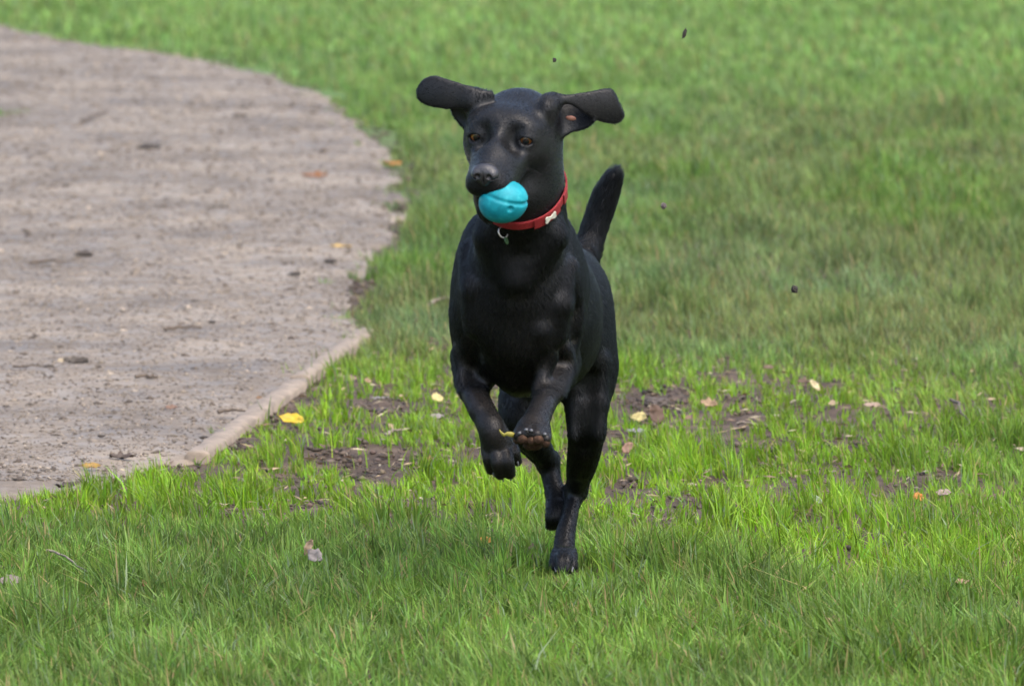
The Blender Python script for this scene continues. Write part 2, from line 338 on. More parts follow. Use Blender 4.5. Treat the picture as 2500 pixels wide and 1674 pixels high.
# ------------------------------------------------------------------ grass (uncountable: one object)
def make_grass():
    Vs, Fs, Cs = [], [], []; base = 0
    bands = [(-1.62, 2.2, 19000, .0029, 2), (2.2, 4.5, 14000, .0032, 2), (4.5, 8.0, 8000, .0036, 1), (8.0, 12.5, 4500, .005, 1), (12.5, 21.0, 2300, .0075, 1)]
    for (y0, y1, dens, wid, segs) in bands:
        hw1 = (y1 + 12) * .0700 + .45 + .05 * max(y1, 0)
        n = int((y1 - y0) * 2 * hw1 * dens)
        x = rng.uniform(-hw1, hw1, n); y = rng.uniform(y0, y1, n)
        k = np.abs(x) < (y + 12) * .0700 + .45 + .05 * np.maximum(y, 0); x, y = x[k], y[k]
        # thin out in the margin beyond the frame
        mar = np.abs(x) - (y + 12) * .0705; k = rng.random(len(x)) < np.where(mar > 0, .45, 1); x, y = x[k], y[k]
        # pull towards tuft centres
        cs = .035; cx = np.floor(x / cs); cy = np.floor(y / cs)
        tx = (cx + _hash(cx, cy, 1)) * cs; ty = (cy + _hash(cx, cy, 2)) * cs
        pull = .5 * rng.random(len(x)); x = x + (tx - x) * pull; y = y + (ty - y) * pull
        sdp = poly_sd(path_poly, x, y)
        rag = (fbm(x * 9, y * 4, 60, 3) - .5) * (.16 + .22 * sstep(3, 6, y))
        sm = soil_mask(x, y) if y0 < 6 else np.zeros_like(x)
        clump = fbm(x * 5.5, y * 3.0, 70, 3); fine = fbm(x * 22, y * 14, 75, 2)
        px, py = proj(np.stack([x, y, 0 * x], -1))
        # the worn strip round the dog: thin young grass in tufts
        worn = sstep(820, 960, py) * sstep(1340, 1230, py - 60 * sstep(1400, 1600, px) - 130 * sstep(1750, 2250, px)) * (1 - .35 * sstep(1900, 2300, px))
        thr = 1 - sm * 1.1 - worn * .85 * sstep(.52, .40, fbm(x * 16 + 2.2 * fbm(x * 31, y * 17, 301, 2) + y * 3, y * 7 + 2.2 * fbm(x * 29, y * 19, 302, 2) - x * 4, 76, 3)) - worn * .12
        keep = (rng.random(len(x)) < np.clip(thr, 0.012, 1)) & (sdp + rag > .012)
        # a few strays on the path edge
        keep |= (rng.random(len(x)) < .05) & (sdp > -.05) & (sdp < .02) & (fine > .6)
        x, y, px, py, sm, clump, fine, worn, sdp = [a[keep] for a in (x, y, px, py, sm, clump, fine, worn, sdp)]
        cx, cy = np.floor(x / cs), np.floor(y / cs)
        m = len(x); z = ground_z(x, y)
        front = sstep(1180, 1420, py + 60 * (fbm(x * 3, y * 3, 81, 2) - .5) * 2)
        tuft = sstep(.56, .70, clump)
        h = (.0225 + .023 * front + .016 * (1 - worn) * (1 - front) + .028 * tuft) * rng.uniform(.5, 1.3, m) * (.7 + .6 * _hash(cx, cy, 8))
        h *= np.where(y0 >= 8, .95, 1); h *= 1 - .55 * sstep(.16, .04, np.hypot((x - .083) * 1.3, (y + .12) * .6))
        h *= (1 - .45 * sstep(.10, .0, sdp) * (py < 800))
        ang = _hash(cx, cy, 5) * 6.283 + rng.normal(0, .9, m); lean = np.abs(rng.normal(.45, .38, m)) * (1 + .35 * front)
        # wind-combed lawn on the right leans to the left
        lx, ly = np.cos(ang) * lean - .12, np.sin(ang) * lean * .8
        yaw = rng.uniform(-1.1, 1.1, m); wx, wy = np.cos(yaw), np.sin(yaw)
        ww = wid * rng.uniform(.6, 1.35, m) * (1 + .25 * front)
        bend = rng.uniform(.5, 1.0, m)
        lev = [0, .5, 1.0] if segs == 2 else [0, .55, 1.0]
        b = np.stack([x, y, z - .003], 1); rows = []
        for t in lev[:-1]:
            c = b + np.stack([lx * h * t ** 1.8 * bend, ly * h * t ** 1.8 * bend, h * (t - .22 * lean * t * t)], 1)
            wv = np.stack([wx, wy, 0 * wx], 1) * (ww * (1 - .45 * t) * .5)[:, None]
            rows += [c - wv, c + wv]
        tip = b + np.stack([lx * h * bend, ly * h * bend, h * (1 - .22 * lean)], 1); rows.append(tip)
        V = np.stack(rows, 1); nv = V.shape[1]
        # colours
        young = np.array([.190, .300, .022]); lush = np.array([.130, .200, .042]); dark = np.array([.082, .135, .030]); olive = np.array([.172, .198, .068]); blue = np.array([.130, .198, .080])
        far = np.array([.168, .240, .070])
        c = np.tile(olive, (m, 1))
        def mixc(c, d, t): return c * (1 - t[:, None]) + d * t[:, None]
        nb = fbm(x * 1.1, y * .55, 120, 3); nb2 = fbm(x * 2.7 + 9, y * 1.2, 130, 3)
        c = mixc(c, lush, sstep(.40, .58, nb)); c = mixc(c, blue, .6 * sstep(.50, .66, nb2))
        c = mixc(c, dark, (.75 - .35 * sstep(2, 5, y)) * sstep(.55, .72, clump)); c = mixc(c, lush * 1.05, front * .8)
        c = mixc(c, young, np.clip(worn * 1.0 + .28 * front * sstep(.4, .6, nb2), 0, 1) * rng.uniform(.6, 1, m))
        c = mixc(c, far, sstep(5.5, 15, y) * .8)
        c = mixc(c, far * 1.35, sstep(11.5, 14.5, y + x * .6 + (nb - .5) * 5) * .35)
        c = mixc(c, np.array([.165, .178, .062]), .55 * sstep(1500, 1900, px) * sstep(180, 320, py) * sstep(800, 560, py) * sstep(.42, .62, nb2))
        c *= (rng.uniform(.55, 1.5, m) * (.68 + .64 * _hash(cx, cy, 9)) * (.72 + .56 * fbm(x * 8, y * 4, 140, 2)))[:, None]
        c *= (1 + rng.normal(0, .08, (m, 3)))
        straw = rng.random(m) < (.035 + .05 * worn * sm + .02 * (fine > .6)); c[straw] = np.array([.34, .27, .12]) * rng.uniform(.6, 1.2, (straw.sum(), 1))
        pale = rng.random(m) < .03; c[pale] = np.array([.20, .27, .14])
        c = np.clip(c * np.where((straw | pale)[:, None], 1.0, np.array([.94, 1.0, 1.04])), .01, .8)
        C = np.repeat(c[:, None, :], nv, 1); C[:, -1] *= np.array([1.15, 1.1, .95])
        I = base + np.arange(m)[:, None] * nv
        if segs == 2:
            qd = np.concatenate([I + 0, I + 1, I + 3, I + 2], 1); tr = np.concatenate([I + 2, I + 3, I + 4], 1)
        else:
            qd = np.concatenate([I + 0, I + 1, I + 3, I + 2], 1); tr = np.concatenate([I + 2, I + 3, I + 4], 1)
        Fs.append((qd, tr)); Vs.append(V.reshape(-1, 3)); Cs.append(C.reshape(-1, 3)); base += m * nv
    V = np.concatenate(Vs); C = np.concatenate(Cs)
    qd = np.concatenate([f[0] for f in Fs]); tr = np.concatenate([f[1] for f in Fs])
    loops = np.concatenate([qd.ravel(), tr.ravel()]); sizes = np.concatenate([np.full(len(qd), 4), np.full(len(tr), 3)])
    me = mesh_np('grass', V, loops, sizes); vcol(me, 'col', C)
    o = link('grass', me, M['grass'])
    tag(o, 'short green lawn grass with thin worn young tufts round the dog', 'grass', kind='stuff')
    print('grass blades', len(tr))
make_grass()

# ------------------------------------------------------------------ crumbs: loose gravel on the path, soil crumbs in the bare patches
def lumps(name, pts, sizes, cols, flat, label, cat, octa=False):
    t = (1 + 5 ** .5) / 2
    ic = np.array([(-1, t, 0), (1, t, 0), (-1, -t, 0), (1, -t, 0), (0, -1, t), (0, 1, t), (0, -1, -t), (0, 1, -t), (t, 0, -1), (t, 0, 1), (-t, 0, -1), (-t, 0, 1)]) / 1.9
    fc = np.array([(0, 11, 5), (0, 5, 1), (0, 1, 7), (0, 7, 10), (0, 10, 11), (1, 5, 9), (5, 11, 4), (11, 10, 2), (10, 7, 6), (7, 1, 8), (3, 9, 4), (3, 4, 2), (3, 2, 6), (3, 6, 8), (3, 8, 9), (4, 9, 5), (2, 4, 11), (6, 2, 10), (8, 6, 7), (9, 8, 1)])
    if octa:
        ic = np.array([(1, 0, 0), (-1, 0, 0), (0, 1, 0), (0, -1, 0), (0, 0, 1), (0, 0, -1.)]); fc = np.array([(0, 2, 4), (2, 1, 4), (1, 3, 4), (3, 0, 4), (2, 0, 5), (1, 2, 5), (3, 1, 5), (0, 3, 5)])
    nvv = len(ic); nf = len(fc)
    n = len(pts); V = ic[None] * (1 + rng.normal(0, .22, (n, nvv, 1)))
    a = rng.uniform(0, 6.28, n); ca, sa = np.cos(a), np.sin(a)
    st = rng.uniform(.6, 1.5, n); V = V * np.stack([st, 1 / st, flat * rng.uniform(.6, 1.3, n)], 1)[:, None, :]
    x = V[..., 0] * ca[:, None] - V[..., 1] * sa[:, None]; y = V[..., 0] * sa[:, None] + V[..., 1] * ca[:, None]
    V = np.stack([x, y, V[..., 2]], -1) * sizes[:, None, None] + pts[:, None, :]
    F = (fc[None] + (np.arange(n) * nvv)[:, None, None]).reshape(-1)
    me = mesh_np(name, V.reshape(-1, 3), F, np.full(n * nf, 3)); vcol(me, 'col', np.repeat(cols, nvv, 0))
    o = link(name, me, M['clod'], smooth=False); tag(o, label, cat, kind='stuff'); return o
n = 70000
y = 1.2 + 14.5 * rng.random(n) ** 1.35; x = rng.uniform(-1, -.12, n) * ((y + 12) * .070 + .4); s = poly_sd(path_poly, x, y); k = (s < -.004) & (rng.random(n) < .35 + 1.1 * fbm(x * 3, y * 2, 210, 3) ** 1.5)
x, y, s = x[k], y[k], s[k]; m = len(x)
sz = (.0016 + .0022 * rng.random(m) ** 2 + .0055 * rng.random(m) ** 22) * (1 + .05 * y); ct = rng.random(m)
cl = np.where(ct[:, None] < .28, np.array([.078, .058, .042]), np.where(ct[:, None] < .88, np.array([.170, .138, .104]), np.array([.31, .255, .195]))) * rng.uniform(.65, 1.2, (m, 1))
lumps('path_gravel', np.stack([x, y, path_z(x, y, s) + sz * .1], 1), sz, cl, .55, 'loose grit and crumbs scattered over the muddy path', 'gravel', True)
n = 105000
x = rng.uniform(-1.2, 1.3, n); y = np.where(rng.random(n) < .75, rng.uniform(-1.5, 4.5, n), rng.uniform(4.5, 14, n)); s = soil_mask(x, y); sd_ = poly_sd(path_poly, x, y)
k = ((rng.random(n) < s * .9 + .10 * (y < 3)) & (sd_ > 0)) | (np.abs(sd_) < .09 * vnoise(x * 4, y * 3, 230) + .012) & (rng.random(n) < .8); x, y, s = x[k], y[k], s[k]; m = len(x)
sz = .0022 + .008 * rng.random(m) ** 8 + .002 * (y > 4.5); cl = np.array([.062, .044, .030]) * rng.uniform(.4, 1.9, (m, 1)) * (1 + rng.normal(0, .05, (m, 3)))
lumps('soil_crumbs', np.stack([x, y, ground_z(x, y) + .004], 1), sz, np.clip(cl, .01, 1), .6, 'dark crumbly soil showing through the worn grass', 'soil', True)

# straw and dead leaf shreds lying flat in the bare patches
n = 30000
x = rng.uniform(-1.1, 1.3, n); y = rng.uniform(-1.0, 4.2, n); s = soil_mask(x, y); px, py = proj(np.stack([x, y, 0 * x], -1))
k = (rng.random(n) < .10 * sstep(830, 950, py) * sstep(1400, 1250, py) + .22 * s) & (poly_sd(path_poly, x, y) > .0); x, y = x[k], y[k]; m = len(x)
a = rng.uniform(0, 6.283, m); L = rng.uniform(.008, .035, m); wd = rng.uniform(.0008, .0022, m) * np.where(rng.random(m) < .15, 3, 1); z = ground_z(x, y) + rng.uniform(.006, .016, m)
d = np.stack([np.cos(a), np.sin(a), rng.normal(0, .18, m)], 1) * L[:, None] * .5; sv = np.stack([-np.sin(a), np.cos(a), rng.normal(0, .5, m)], 1) * wd[:, None]
c = np.stack([x, y, z], 1); V = np.stack([c - d - sv * .4, c - d * .1 - sv, c + d, c - d * .1 + sv + np.array([0, 0, .0012])], 1)
I = np.arange(m)[:, None] * 4; me = mesh_np('straw_litter', V.reshape(-1, 3), (I + np.arange(4)).ravel(), np.full(m, 4))
ct = rng.random((m, 1)); cl = np.where(ct < .45, np.array([.30, .22, .12]), np.where(ct < .75, np.array([.16, .095, .055]), np.array([.36, .30, .19]))) * rng.uniform(.5, 1.25, (m, 1))
vcol(me, 'col', np.repeat(cl, 4, 0)); tag(link('straw_litter', me, M['leaf']), 'dry straw and leaf shreds lying among the worn grass', 'litter', kind='stuff')

# ------------------------------------------------------------------ dog: one continuous surface from a blended distance field
class Field:
    def __init__(self, lo, hi, h):
        self.lo = np.array(lo, float); self.h = h
        self.n = np.ceil((np.array(hi) - self.lo) / h).astype(int) + 1
        self.F = np.full(self.n, .08, np.float32)
    def box(self, lo, hi, pad):
        a = np.clip(np.floor((np.array(lo) - pad - self.lo) / self.h).astype(int), 0, self.n)
        b = np.clip(np.ceil((np.array(hi) + pad - self.lo) / self.h).astype(int) + 1, 0, self.n)
        sl = tuple(slice(i, j) for i, j in zip(a, b))
        ax = [self.lo[i] + self.h * np.arange(a[i], b[i]) for i in range(3)]
        return sl, np.meshgrid(*ax, indexing='ij')
    def add(self, sl, d, k):
        A = self.F[sl]; d = d.astype(np.float32)
        if k > 0:
            t = np.maximum(k - np.abs(A - d), 0) / k; self.F[sl] = np.minimum(A, d) - t * t * k * .25
        else: self.F[sl] = np.minimum(A, d)
    def sub(self, sl, d, k):
        A = self.F[sl]; d = -d.astype(np.float32)
        if k > 0:
            t = np.maximum(k - np.abs(A - d), 0) / k; self.F[sl] = np.maximum(A, d) + t * t * k * .25
        else: self.F[sl] = np.maximum(A, d)
    def cone(self, a, b, ra, rb, k=.03, op='add'):
        a = np.asarray(a, float); b = np.asarray(b, float); r = max(ra, rb)
        sl, (x, y, z) = self.box(np.minimum(a, b) - r, np.maximum(a, b) + r, k + .02)
        d = b - a; L = d @ d
        t = np.clip(((x - a[0]) * d[0] + (y - a[1]) * d[1] + (z - a[2]) * d[2]) / L, 0, 1)
        dist = np.sqrt((x - a[0] - t * d[0]) ** 2 + (y - a[1] - t * d[1]) ** 2 + (z - a[2] - t * d[2]) ** 2) - (ra + (rb - ra) * t)
        getattr(self, op)(sl, dist, k)
    def chain(self, pts, k=.02):
        q = catmull(np.array([np.append(a, r) for a, r in pts]), 5); P0 = q[:, :3]; Rr = q[:, 3]
        sl, (x, y, z) = self.box((P0 - Rr[:, None]).min(0), (P0 + Rr[:, None]).max(0), k + .02); best = None
        for i in range(len(q) - 1):
            a, b, ra, rb = P0[i], P0[i + 1], Rr[i], Rr[i + 1]; d = b - a; L = d @ d + 1e-12
            t = np.clip(((x - a[0]) * d[0] + (y - a[1]) * d[1] + (z - a[2]) * d[2]) / L, 0, 1)
            dist = np.sqrt((x - a[0] - t * d[0]) ** 2 + (y - a[1] - t * d[1]) ** 2 + (z - a[2] - t * d[2]) ** 2) - (ra + (rb - ra) * t)
            best = dist if best is None else np.minimum(best, dist)
        self.add(sl, best, k)
    def ell(self, c, r, R=None, k=.03, op='add'):
        c = np.asarray(c, float); r = np.asarray(r, float); m = max(r)
        sl, (x, y, z) = self.box(c - m, c + m, k + .02)
        q = np.stack([x - c[0], y - c[1], z - c[2]], -1)
        if R is not None: q = q @ R           # world -> local (R columns are local axes)
        k0 = np.sqrt(((q / r) ** 2).sum(-1)); k1 = np.sqrt(((q / (r * r)) ** 2).sum(-1)) + 1e-9
        getattr(self, op)(sl, k0 * (k0 - 1) / k1, k)
    def sheet(self, poly, yfun, th, k, op='add'):
        """thin curved sheet: outline in X,Z, depth Y = yfun(x,z)"""
        poly = np.asarray(poly); lo = poly.min(0); hi = poly.max(0)
        yy = yfun(poly[:, 0], poly[:, 1])
        sl, (x, y, z) = self.box((lo[0], yy.min() - .02, lo[1]), (hi[0], yy.max() + .02, hi[1]), k + .015)
        d2 = poly_sd(poly, x[:, 0, :], z[:, 0, :])[:, None, :] + th * .5
        w = np.abs(y - yfun(x, z)) - th * .0
        o = np.maximum(d2, 0)
        d = np.sqrt(o * o + w * w) - th * .5
        getattr(self, op)(sl, d, k)
    def sample(self, p):
        g = (np.asarray(p) - self.lo) / self.h; g = np.clip(g, 0, np.array(self.n) - 1.001)
        i = np.floor(g).astype(int); f = g - i; r = 0
        for dx in (0, 1):
            for dy in (0, 1):
                for dz in (0, 1):
                    wgt = (f[..., 0] if dx else 1 - f[..., 0]) * (f[..., 1] if dy else 1 - f[..., 1]) * (f[..., 2] if dz else 1 - f[..., 2])
                    r = r + wgt * self.F[i[..., 0] + dx, i[..., 1] + dy, i[..., 2] + dz]
        return r
    def grad(self, p):
        e = self.h
        return np.stack([(self.sample(p + np.eye(3)[i] * e) - self.sample(p - np.eye(3)[i] * e)) / (2 * e) for i in range(3)], -1)
    def mesh(self, name):
        F = self.F; I = F < 0; c = np.zeros(np.array(F.shape) - 1, np.int8)
        sls = [(slice(0, -1), slice(1, None))] * 3
        for a in (0, 1):
            for b in (0, 1):
                for d in (0, 1): c += I[sls[0][a], sls[1][b], sls[2][d]]
        act = (c > 0) & (c < 8); ijk = np.argwhere(act); ids = np.full(act.shape, -1, np.int32); ids[act] = np.arange(len(ijk))
        S = np.zeros((len(ijk), 3)); cnt = np.zeros(len(ijk))
        cor = [(a, b, d) for a in (0, 1) for b in (0, 1) for d in (0, 1)]
        for a in cor:
            for ax in range(3):
                if a[ax]: continue
                b = list(a); b[ax] = 1
                v0 = F[ijk[:, 0] + a[0], ijk[:, 1] + a[1], ijk[:, 2] + a[2]]; v1 = F[ijk[:, 0] + b[0], ijk[:, 1] + b[1], ijk[:, 2] + b[2]]
                mk = (v0 < 0) != (v1 < 0); t = np.where(mk, v0 / np.where(mk, v0 - v1, 1), 0)
                p = np.tile(np.array(a, float), (len(ijk), 1)); p[:, ax] += t; S += p * mk[:, None]; cnt += mk
        V = self.lo + self.h * (ijk + S / cnt[:, None])
        Q = []
        for ax in range(3):
            lo_ = [slice(1, -1)] * 3; lo_[ax] = slice(0, -1); hi_ = [slice(1, -1)] * 3; hi_[ax] = slice(1, None)
            a = I[tuple(lo_)]; b = I[tuple(hi_)]; e = np.argwhere(a != b)
            sgn = a[tuple(e.T)]; e = e.copy()
            for j in range(3):
                if j != ax: e[:, j] += 1
            u, v = (ax + 1) % 3, (ax + 2) % 3
            def cell(du, dv):
                g = e.copy(); g[:, u] -= du; g[:, v] -= dv; return ids[tuple(g.T)]
            q = np.stack([cell(1, 1), cell(0, 1), cell(0, 0), cell(1, 0)], 1); q[~sgn] = q[~sgn][:, ::-1]; Q.append(q)
        Q = np.concatenate(Q); Q = Q[(Q >= 0).all(1)]
        for _ in range(2):
            f = self.sample(V); g = self.grad(V); g2 = (g * g).sum(-1) + 1e-6
            V = V - np.clip(f / g2, -self.h, self.h)[:, None] * g * .7
        # keep the largest piece only
        lab = np.arange(len(V))
        for _ in range(400):
            mn = lab[Q].min(1); new = lab.copy()
            for j in range(4): np.minimum.at(new, Q[:, j], mn)
            new = new[new]
            if (new == lab).all(): break
            lab = new
        best = np.bincount(lab).argmax(); kp = lab == best
        remap = np.cumsum(kp) - 1; Q = remap[Q[kp[Q[:, 0]]]]; V = V[kp]
        return V, Q

def rot(ax, deg):
    a = math.radians(deg); c, s = math.cos(a), math.sin(a)
    return np.array({'x': [[1, 0, 0], [0, c, -s], [0, s, c]], 'y': [[c, 0, s], [0, 1, 0], [-s, 0, c]], 'z': [[c, -s, 0], [s, c, 0], [0, 0, 1]]}[ax])

D = Field((-.20, -.86, -.012), (.24, .30, .86), .0027)
YAW = rot('z', -10)
def pr(px, py, Y, rpx): return (P(px, py, Y), rpx / SC(Y))
# trunk
D.ell(P(1262, 732, -.43), (.088, .115, .120), YAW, .04)
D.ell(P(1313, 775, -.25), (.099, .20, .126), YAW, .04)
D.ell(P(1360, 735, -.05), (.064, .17, .082), YAW, .05)
D.ell(P(1380, 728, .06), (.066, .10, .082), YAW, .04)
D.ell(P(1300, 640, -.34), (.055, .10, .07), YAW, .06)
# neck and throat
D.chain([pr(1288, 690, -.40, 140), pr(1282, 560, -.49, 106), pr(1284, 430, -.57, 92)], .05)
D.chain([pr(1262, 690, -.50, 98), pr(1262, 560, -.57, 80), pr(1266, 470, -.61, 72)], .05)
# breast bone and chest muscles
D.ell(P(1258, 680, -.565), (.030, .026, .045), None, .03)
D.ell(P(1208, 745, -.540), (.046, .030, .080), rot('y', -10), .045)
D.ell(P(1318, 745, -.540), (.046, .030, .080), rot('y', 10), .045)
D.ell(P(1270, 845, -.49), (.046, .05, .078), None, .05)
for a, b in (((1192, 575, -.585), (1252, 672, -.582)), ((1352, 575, -.580), (1268, 676, -.582))): D.cone(P(*a), P(*b), .020, .012, .03)
# shoulders
D.ell(P(1160, 668, -.45), (.034, .075, .095), rot('y', 8), .018)
D.ell(P(1167, 705, -.515), (.026, .03, .05), rot('y', 6), .014)
D.ell(P(1373, 672, -.45), (.032, .075, .090), rot('y', -8), .018)
D.ell(P(1368, 705, -.515), (.026, .03, .05), rot('y', -6), .014)
D.ell(P(1156, 770, -.46), (.032, .055, .085), None, .014)
D.ell(P(1365, 775, -.46), (.032, .055, .085), None, .014)
# front leg on the image's left: hangs down, wrist bent
LF = [pr(1155, 770, -.47, 47), pr(1148, 868, -.415, 41), pr(1156, 948, -.48, 32), pr(1183, 1010, -.535, 31), pr(1201, 1046, -.56, 35), pr(1214, 1082, -.557, 40)]
D.chain(LF, .02)
D.cone(*[v for v in (P(1140, 868, -.39), P(1150, 930, -.43))], .024, .018, .02)
for (x0, y0, x1, y1, yy, r) in [(1190, 1092, 1199, 1146, -.556, 16), (1210, 1100, 1221, 1157, -.570, 17), (1232, 1098, 1245, 1156, -.570, 17), (1248, 1082, 1263, 1126, -.552, 14)]:
    D.chain([pr(x0, y0, yy + .004, r), pr((x0 + x1) / 2, (y0 + y1) / 2, yy - .010, r * 1.05), pr(x1, y1, yy, r * .82)], .004)
# front leg on the image's right: reaches at the camera, pads showing
RF = [pr(1366, 780, -.47, 48), pr(1362, 872, -.43, 42), pr(1347, 935, -.50, 35), pr(1323, 995, -.60, 31), pr(1304, 1040, -.655, 35)]
D.chain(RF, .02)
D.cone(P(1374, 885, -.405), P(1364, 925, -.455), .025, .018, .03)
D.ell(P(1300, 1052, -.67), (.027, .03, .017), None, .015)
toesR = [(1268, 1060, 1266, 1064, 15), (1287, 1056, 1284, 1058, 17), (1311, 1058, 1311, 1061, 17), (1331, 1066, 1333, 1071, 15)]
for (x0, y0, x1, y1, r) in toesR:
    D.chain([pr(x0, y0, -.675, r), pr(x0, y0 - 4, -.695, r), pr(x1, y1, -.712, r * .85)], .006)
# hind leg on the image's right: carries the weight
D.ell(P(1436, 845, .01), (.046, .090, .112), rot('y', -3) @ rot('x', -12), .035)
D.chain([pr(1434, 900, -.01, 66), pr(1430, 1010, -.055, 47), pr(1433, 1060, -.05, 42), pr(1424, 1130, .01, 33), pr(1408, 1192, .075, 20)], .02)
D.cone(P(1414, 1150, .055), P(1408, 1196, .095), .014, .014, .02)
D.chain([pr(1407, 1200, .085, 20), pr(1394, 1245, .05, 18), pr(1381, 1300, .022, 23), pr(1377, 1338, .002, 25)], .016)
for (x0, x1, yb, r, yy) in [(1360, 1353, 1382, 11.5, -.036), (1371, 1367, 1390, 12, -.054), (1384, 1384, 1391, 12, -.054), (1395, 1399, 1383, 11.5, -.038)]:
    D.chain([pr(x0, 1345, -.008, r), pr((x0 + x1) / 2, 1362, yy, r * 1.05), pr(x1, yb, yy - .012, r * .9)], .004)
# hind leg on the image's centre: folded back, swinging
D.ell(P(1312, 838, .0), (.050, .095, .115), rot('y', 3) @ rot('x', -12), .035)
D.chain([pr(1300, 890, -.01, 72), pr(1268, 990, -.05, 50), pr(1270, 1035, -.045, 44), pr(1303, 1080, .04, 36), pr(1334, 1122, .11, 25)], .02)
D.chain([pr(1338, 1124, .12, 24), pr(1350, 1185, .10, 22), pr(1357, 1235, .08, 22)], .016)
for (x0, x1, r) in [(1347, 1342, 13), (1357, 1353, 14), (1367, 1366, 13)]:
    D.chain([pr(x0, 1232, .072, r), pr((x0 + x1) / 2, 1262, .06, r), pr(x1, 1283, .075, r * .75)], .006)
# skin over muscle: soft ridges and grooves laid on the surface
def surfY(px, py):
    ys = np.linspace(-.80, .1, 450); f = D.sample(np.array([P(px, py, y) for y in ys])); return ys[np.argmax(f < 0)]
def relief(pts, r, k, op, off):
    q = [P(x, y, surfY(x, y) + off) for x, y in pts]
    for a, b in zip(q[:-1], q[1:]):
        if abs(a[1] - b[1]) < .09: D.cone(a, b, r, r, k, op)
for pts in ([(1142, 610), (1150, 700), (1150, 800)], [(1392, 650), (1372, 740), (1364, 820)], [(1322, 805), (1338, 870), (1322, 940)], [(1384, 850), (1384, 900), (1362, 955)], [(1122, 860), (1134, 930), (1164, 1000)], [(1180, 880), (1186, 930)],
            [(1470, 880), (1462, 980), (1458, 1060)], [(1405, 960), (1412, 1060), (1402, 1150)], [(1245, 940), (1240, 1000)]):
    relief(pts, .009, .018, 'add', .0078)
for pts in ([(1412, 690), (1416, 770), (1410, 830)], [(1150, 830), (1158, 920)], [(1436, 920), (1434, 1020), (1428, 1100)]):
    relief(pts, .008, .026, 'sub', -.0072)
# belly
D.ell(P(1330, 850, -.14), (.07, .12, .06), YAW, .05)
# tail
TAIL = [pr(1405, 672, .10, 48), pr(1432, 612, .155, 32), pr(1450, 560, .175, 29), pr(1474, 490, .185, 29), pr(1493, 445, .185, 22), pr(1499, 432, .185, 17)]
D.chain(TAIL, .02)

# head, in its own frame: x to the image's right, y backwards, z up, origin midway between the eyes
HR = rot('z', -15) @ rot('x', 12) @ rot('y', 3)
HO = P(1226, 334, -.665)
def Hh(x, y, z): return HO + HR @ np.array([x, y, z])
D.ell(Hh(0, .062, -.004), (.061, .078, .042), HR, .03)
D.ell(Hh(0, .022, .008), (.044, .036, .029), HR, .03)
for s in (-1, 1):
    D.ell(Hh(s * .033, .014, .017), (.021, .020, .011), HR @ rot('y', s * 14), .022)
    D.ell(Hh(s * .046, .058, -.030), (.025, .050, .043), HR, .03)
    D.ell(Hh(s * .036, .016, -.022), (.021, .028, .016), HR, .02)
    D.ell(Hh(s * .0185, -.050, -.050), (.0185, .053, .025), HR @ rot('z', s * 6), .016)
    D.ell(Hh(s * .011, -.088, -.050), (.0150, .018, .020), HR, .012)
D.cone(Hh(0, .012, -.012), Hh(0, -.088, -.030), .030, .0185, .02)
D.ell(Hh(0, -.012, -.028), (.039, .052, .034), HR, .028)
# lower jaw, dropped open under the ball
D.chain([(Hh(.006, .055, -.066), .036), (Hh(.012, .015, -.090), .027), (Hh(.012, -.020, -.105), .018)], .025)
D.ell(Hh(0, .11, -.02), (.055, .06, .06), HR, .04)
D.ell(P(1182, 500, -.675), (.014, .035, .028), rot('y', -20), .02)
# hollow beside the nose bridge, then eyes under lids
EYES = []
for s in (-1, 1):
    D.ell(Hh(s * .0245, -.026, .004), (.010, .014, .018), HR, .026, 'sub')
    ys = np.linspace(-.06, .06, 241); f = D.sample(np.array([Hh(s * .0395, y, 0) for y in ys])); yi = ys[np.argmax(f < 0)]
    ec = Hh(s * .0385, yi + .0088, 0); EYES.append((s, ec, yi))
    D.ell(ec, (.0146, .0146, .0128), HR, .012)
    ER = HR @ rot('z', s * 12)
    D.ell(ec + ER @ np.array([0, -.0125, -.0012]), (.0092, .0100, .0056), ER @ rot('y', s * 10), .002, 'sub')

# ears: thin curled flaps thrown out sideways, with an open conch below the fold
def pxz(pts, Y): return np.array([P(x, y, Y)[[0, 2]] for x, y in pts])
def close_smooth(pts, k=4):
    pts = np.asarray(pts, float); n = len(pts); o = []
    for i in range(n):
        p0, p1, p2, p3 = pts[i - 1], pts[i], pts[(i + 1) % n], pts[(i + 2) % n]
        for t in np.linspace(0, 1, k, endpoint=False):
            o.append(.5 * ((2 * p1) + (-p0 + p2) * t + (2 * p0 - 5 * p1 + 4 * p2 - p3) * t * t + (-p0 + 3 * p1 - 3 * p2 + p3) * t ** 3))
    return np.array(o)
EY = -.615
lf = close_smooth(pxz([(1205, 226), (1172, 220), (1123, 203), (1085, 192), (1060, 186), (1036, 194), (1020, 213), (1016, 235), (1028, 252), (1050, 261), (1078, 266), (1100, 267), (1130, 262), (1160, 258), (1200, 262)], EY))
cl_ = close_smooth(pxz([(1185, 240), (1140, 240), (1100, 258), (1102, 278), (1110, 294), (1124, 310), (1138, 320), (1160, 312), (1185, 290)], EY))
rf = close_smooth(pxz([(1335, 246), (1352, 236), (1394, 230), (1440, 224), (1484, 217), (1500, 226), (1512, 250), (1524, 278), (1522, 294), (1506, 305), (1480, 303), (1452, 293), (1425, 277), (1398, 258), (1365, 246), (1345, 262)], EY))
cr_ = close_smooth(pxz([(1335, 245), (1370, 242), (1410, 258), (1452, 290), (1448, 303), (1426, 318), (1396, 326), (1370, 340), (1345, 335), (1335, 290)], EY))
xl, xr = P(1160, 250, EY)[0], P(1352, 250, EY)[0]; zf = P(1200, 250, EY)[2]
